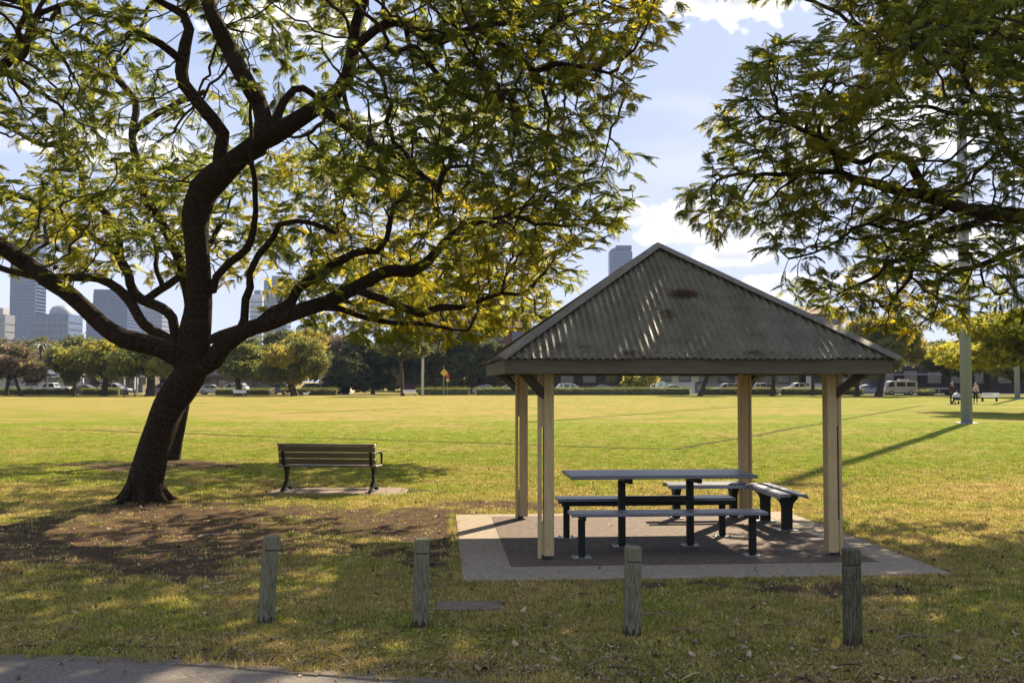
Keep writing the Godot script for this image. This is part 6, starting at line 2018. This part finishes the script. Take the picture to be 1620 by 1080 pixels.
	b = [
		[V.call(0, 0.86, 0.08), V.call(-0.05, 0.48, 0.1), 0.09, 0.065, sk], [V.call(-0.05, 0.48, 0.1), V.call(0.06, 0.09, 0.1), 0.058, 0.04, sk],
		[V.call(0, 0.86, -0.08), V.call(-0.02, 0.48, -0.1), 0.09, 0.065, sk], [V.call(-0.02, 0.48, -0.1), V.call(0.12, 0.09, -0.1), 0.058, 0.04, sk],
		[V.call(0.06, 0.05, 0.1), V.call(-0.1, 0.045, 0.1), 0.045, 0.04, shoe], [V.call(0.12, 0.05, -0.1), V.call(-0.04, 0.045, -0.1), 0.045, 0.04, shoe],
		[V.call(0.02, 0.9, 0.05), V.call(0.02, 0.9, -0.05), 0.13, 0.13, Color(0.06, 0.05, 0.08)], [V.call(-0.08, 0.98, 0), V.call(-0.42, 0.9, 0), 0.13, 0.14, shirt], [V.call(-0.45, 0.88, 0.14), V.call(-0.45, 0.88, -0.14), 0.065, 0.065, shirt],
		[V.call(-0.5, 0.86, 0), V.call(-0.58, 0.8, 0), 0.05, 0.05, sk], [V.call(-0.64, 0.76, 0), V.call(-0.7, 0.7, 0), 0.088, 0.088, sk], [V.call(-0.67, 0.655, 0), V.call(-0.675, 0.635, 0), 0.016, 0.016, sk],
		[V.call(-0.46, 0.86, 0.18), V.call(-0.46, 0.58, 0.2), 0.05, 0.042, shirt], [V.call(-0.46, 0.58, 0.2), V.call(-0.52, 0.36, 0.16), 0.04, 0.032, sk],
		[V.call(-0.46, 0.86, -0.18), V.call(-0.46, 0.58, -0.2), 0.05, 0.042, shirt], [V.call(-0.46, 0.58, -0.2), V.call(-0.5, 0.36, -0.16), 0.04, 0.032, sk]]
	hand(b, V.call(-0.52, 0.36, 0.16), V.call(-0.2, -0.95, 0).normalized(), V.call(0, 0, -1), sk)
	hand(b, V.call(-0.5, 0.36, -0.16), V.call(-0.2, -0.95, 0).normalized(), V.call(0, 0, 1), sk)
	person("person in pale pink top bending over at the far side of the field", Vector3(-376 * s * 126.0, GROUND, -126.0), 0.0, b, [[V.call(-0.68, 0.78, 0), V.call(-0.72, 0.74, 0), 0.09, 0.085, Color(0.12, 0.08, 0.05)]])
	# seated person in lilac, seen from behind
	var lil := Color(0.36, 0.33, 0.5)
	b = [
		[V.call(0.1, 0.52, 0), V.call(0.12, 0.5, -0.42), 0.09, 0.07, leg], [V.call(0.12, 0.5, -0.42), V.call(0.12, 0.09, -0.45), 0.06, 0.04, leg], [V.call(-0.1, 0.52, 0), V.call(-0.12, 0.5, -0.42), 0.09, 0.07, leg], [V.call(-0.12, 0.5, -0.42), V.call(-0.12, 0.09, -0.45), 0.06, 0.04, leg],
		[V.call(0.12, 0.05, -0.44), V.call(0.12, 0.045, -0.58), 0.045, 0.04, shoe], [V.call(-0.12, 0.05, -0.44), V.call(-0.12, 0.045, -0.58), 0.045, 0.04, shoe],
		[V.call(0, 0.58, 0), V.call(0, 0.96, 0.02), 0.15, 0.16, lil], [V.call(-0.16, 1.0, 0.02), V.call(0.16, 1.0, 0.02), 0.07, 0.07, lil], [V.call(0, 1.05, 0.02), V.call(0, 1.14, 0), 0.055, 0.055, sk], [V.call(0, 1.2, -0.01), V.call(0, 1.29, 0), 0.085, 0.092, sk],
		[V.call(0.2, 0.98, 0.02), V.call(0.27, 0.74, -0.04), 0.054, 0.046, lil], [V.call(0.27, 0.74, -0.04), V.call(0.16, 0.62, -0.24), 0.044, 0.034, sk], [V.call(-0.2, 0.98, 0.02), V.call(-0.27, 0.74, -0.04), 0.054, 0.046, lil], [V.call(-0.27, 0.74, -0.04), V.call(-0.16, 0.62, -0.24), 0.044, 0.034, sk]]
	hand(b, V.call(0.16, 0.62, -0.24), V.call(-0.3, -0.2, -0.9).normalized(), V.call(-1, 0, 0), sk)
	hand(b, V.call(-0.16, 0.62, -0.24), V.call(0.3, -0.2, -0.9).normalized(), V.call(1, 0, 0), sk)
	person("person in lilac top sitting on the green bench at far left", Vector3(-611 * s * 131.0, GROUND, -131.03), 0.0, b, [[V.call(0, 1.32, 0.01), V.call(0, 1.26, 0.05), 0.095, 0.085, Color(0.3, 0.28, 0.26)]])
	# two dogs
	for dg in [[-326, 127.0, Color(0.6, 0.58, 0.54), 1.0, "white dog standing on the far edge of the field"], [-355, 127.0, Color(0.4, 0.29, 0.16), -1.0, "tan dog lying low near the stooping person"]]:
		var f: Color = dg[2]
		var q: float = dg[3]
		var hind := []
		hind = [[V.call(-0.24, 0.4, 0), V.call(0.2, 0.38, 0), 0.1, 0.13, f], [V.call(0.24, 0.46, 0), V.call(0.36, 0.58, 0), 0.08, 0.065, f], [V.call(0.38, 0.6, 0), V.call(0.42, 0.6, 0), 0.08, 0.07, f], [V.call(0.44, 0.57, 0), V.call(0.54, 0.55, 0), 0.042, 0.034, f], [V.call(-0.3, 0.44, 0), V.call(-0.46, 0.58, 0), 0.03, 0.018, f]]
		for sz in [-0.08, 0.08]:
			hind.append([V.call(0.2, 0.36, sz), V.call(0.19, 0.2, sz), 0.055, 0.035, f]); hind.append([V.call(0.19, 0.2, sz), V.call(0.21, 0.03, sz), 0.032, 0.03, f])
			hind.append([V.call(-0.24, 0.38, sz), V.call(-0.17, 0.24, sz), 0.07, 0.045, f]); hind.append([V.call(-0.17, 0.24, sz), V.call(-0.27, 0.15, sz), 0.036, 0.026, f]); hind.append([V.call(-0.27, 0.15, sz), V.call(-0.25, 0.03, sz), 0.026, 0.03, f])
			hind.append([V.call(0.37, 0.66, sz * 0.7), V.call(0.34, 0.6, sz * 1.1), 0.025, 0.018, f])
		var dt := thing("dog", dg[4], "dog", Vector3(dg[0] * s * dg[1], GROUND, -dg[1]), 0.0 if q > 0 else PI)
		part(dt, "body", skin(hind, 0.025, 0.03), M.figure)

# ---------------------------------------------------------------- all together
func _ready() -> void:
	make_view()
	print("view ", Time.get_ticks_msec())
	make_materials()
	M.dead_grass = mat(Color(0.055, 0.06, 0.018), 0.95, 0.0, 0.1)
	M.stick = mat(Color(0.2, 0.155, 0.11), 0.9, 0.0, 0.2)
	M.palm = mat(Color(0.05, 0.075, 0.03), 0.7)
	M.hedge_core = mat(Color(0.06, 0.065, 0.026), 0.95)
	M.dark_metal = mat(Color(0.08, 0.085, 0.09), 0.5, 0.4)
	var fig := mat(Color(1, 1, 1), 0.8, 0.0, 0.3)
	fig.vertex_color_use_as_albedo = true
	M.figure = fig
	var oc := ntex(95, 256, 0.03, 0.15, 0.5, [[0.0, Color(0.05, 0.038, 0.028)], [0.5, Color(0.115, 0.09, 0.07)], [1.0, Color(0.19, 0.155, 0.12)]])
	M.old_concrete = rough_surface(mat(Color(1, 1, 1), 0.9), oc, Vector3(1, 1, 1), 0.4)
	var pc := ntex(96, 256, 0.02, 0.12, 0.5, [[0.0, Color(0.07, 0.05, 0.036)], [0.5, Color(0.145, 0.107, 0.08)], [1.0, Color(0.22, 0.175, 0.135)]])
	M.pad = rough_surface(mat(Color(1, 1, 1), 0.9), pc, Vector3(0.8, 0.8, 0.8), 0.4)
	print("materials ", Time.get_ticks_msec())
	make_ground()
	make_slab()
	print("ground ", Time.get_ticks_msec())
	fronds = [frond_mesh(1), frond_mesh(2), frond_mesh(3)]
	var a := thing("jacaranda_tree", "large dark jacaranda tree with leaning trunk on bare earth, nearest on the left", "tree", Vector3(-5.72, GROUND, -15.7), 0.0, "big feathery trees over the lawn")
	grown_tree(a, TREE_A, LOBES_A, 1001, {"yellow": 0.26, "lush": 2.5, "top": 1.4, "flare": true, "left": 0.8, "gold": [[-1.4, 3.6, 16.0, 2.0, 0.6], [-5.6, 6.4, 15.5, 1.0, 0.5], [1.2, 6.4, 14.0, 1.2, 0.4]]})
	var b := thing("jacaranda_tree", "slimmer jacaranda tree standing behind the large leaning trunk", "tree", Vector3(-8.2, GROUND, -24.3), 0.0, "big feathery trees over the lawn")
	grown_tree(b, TREE_B, LOBES_B, 1002, {"yellow": 0.72, "lush": 2.9, "leaf": 1.15, "tip": 0.0055})
	var c := thing("jacaranda_tree", "jacaranda tree reaching in from beyond the right edge", "tree", Vector3(10.94, GROUND, -16.6), 0.0, "big feathery trees over the lawn")
	grown_tree(c, TREE_C, LOBES_C, 1003, {"yellow": 0.28, "lush": 2.5, "top": 1.5, "gold": [[4.5, 7.2, 15.0, 1.0, 0.45], [7.2, 3.4, 16.0, 1.6, 0.35]]})
	print("trees ", Time.get_ticks_msec())
	make_shelter()
	make_table()
	make_seat("table_seat", "long backless bench on the near side of the picnic table", 1.67, 10.87, 0.0, 2.12, [-0.93, 0.93], false)
	make_seat("table_seat", "long backless bench on the far side of the picnic table", 1.6, 12.2, 0.0, 2.15, [-0.95, 0.95], true)
	make_wide_seat("corner_seat", "backless bench along the rear edge of the shelter", 2.66, 13.95, 0.0, 1.1, [-0.4, 0.4])
	make_wide_seat("corner_seat", "backless bench along the right side of the shelter", 3.44, 13.2, PI / 2, 1.38, [-0.42, 0.42])
	make_bollards()
	make_park_bench()
	make_small_things()
	print("furniture ", Time.get_ticks_msec())
	octagon_pole("light_pole", "thick grey octagonal light pole on the lawn at right", 20.75, 46.0, 0.27, 0.2, 24.0, true)
	octagon_pole("light_pole", "slim grey light pole at the right edge of the picture", 55.2, 110.0, 0.3, 0.2, 24.0, true)
	octagon_pole("light_pole", "slim tall light pole across the field left of the shelter", -11.9, 134.0, 0.19, 0.13, 18.4, true)
	make_far_trees()
	make_hedges()
	make_street()
	make_cars()
	make_skyline()
	make_people()
	print("far ", Time.get_ticks_msec())
	make_grass()
	print("grass ", Time.get_ticks_msec())

# crown volumes: x, y, d, rx, ry, rd, points, empty core, lowest
const LOBES_A := [
	[-3.9, 6.4, 15.0, 6.2, 2.6, 5.4, 4800, 0.64, -0.2],
	[-0.5, 5.2, 14.8, 2.6, 1.9, 2.6, 2100, 0.4, -0.9],
	[-1.2, 3.7, 16.2, 2.6, 1.0, 2.4, 650, 0.0, -0.9],
	[-8.6, 6.0, 15.0, 3.4, 2.2, 4.0, 1000, 0.5, -0.4],
	[0.5, 7.6, 14.2, 2.3, 1.4, 2.6, 1300, 0.3, -0.8],
	[-7.0, 4.6, 15.4, 2.6, 0.7, 2.0, 120, 0.0, -1.0],
]
const LOBES_B := [
	[-5.4, 5.2, 25.0, 7.0, 2.3, 4.8, 2000, 0.6, -0.3],
	[-2.4, 4.0, 25.5, 3.6, 1.2, 2.6, 1500, 0.0, -0.9],
	[-10.0, 5.6, 24.5, 3.6, 1.8, 3.2, 450, 0.2, -0.5],
]
const LOBES_C := [
	[6.1, 5.7, 14.8, 2.9, 1.8, 3.0, 2600, 0.4, -0.6],
	[9.7, 8.6, 16.6, 4.4, 2.0, 4.6, 7000, 0.1, -0.5],
	[6.9, 3.7, 15.8, 2.3, 1.1, 2.2, 900, 0.0, -0.9],
	[3.9, 4.5, 14.7, 1.4, 0.9, 1.4, 560, 0.0, -0.9],
	[5.5, 3.5, 15.2, 1.5, 0.7, 1.5, 420, 0.0, -0.9],
	[4.9, 6.3, 16.7, 1.7, 1.0, 1.6, 620, 0.0, -0.9],
	[6.5, 10.2, 18.6, 4.6, 0.8, 2.3, 2600, 0.0, -1.0],
	[13.5, 6.4, 17.0, 3.6, 2.2, 3.6, 400, 0.3, -0.5],
]
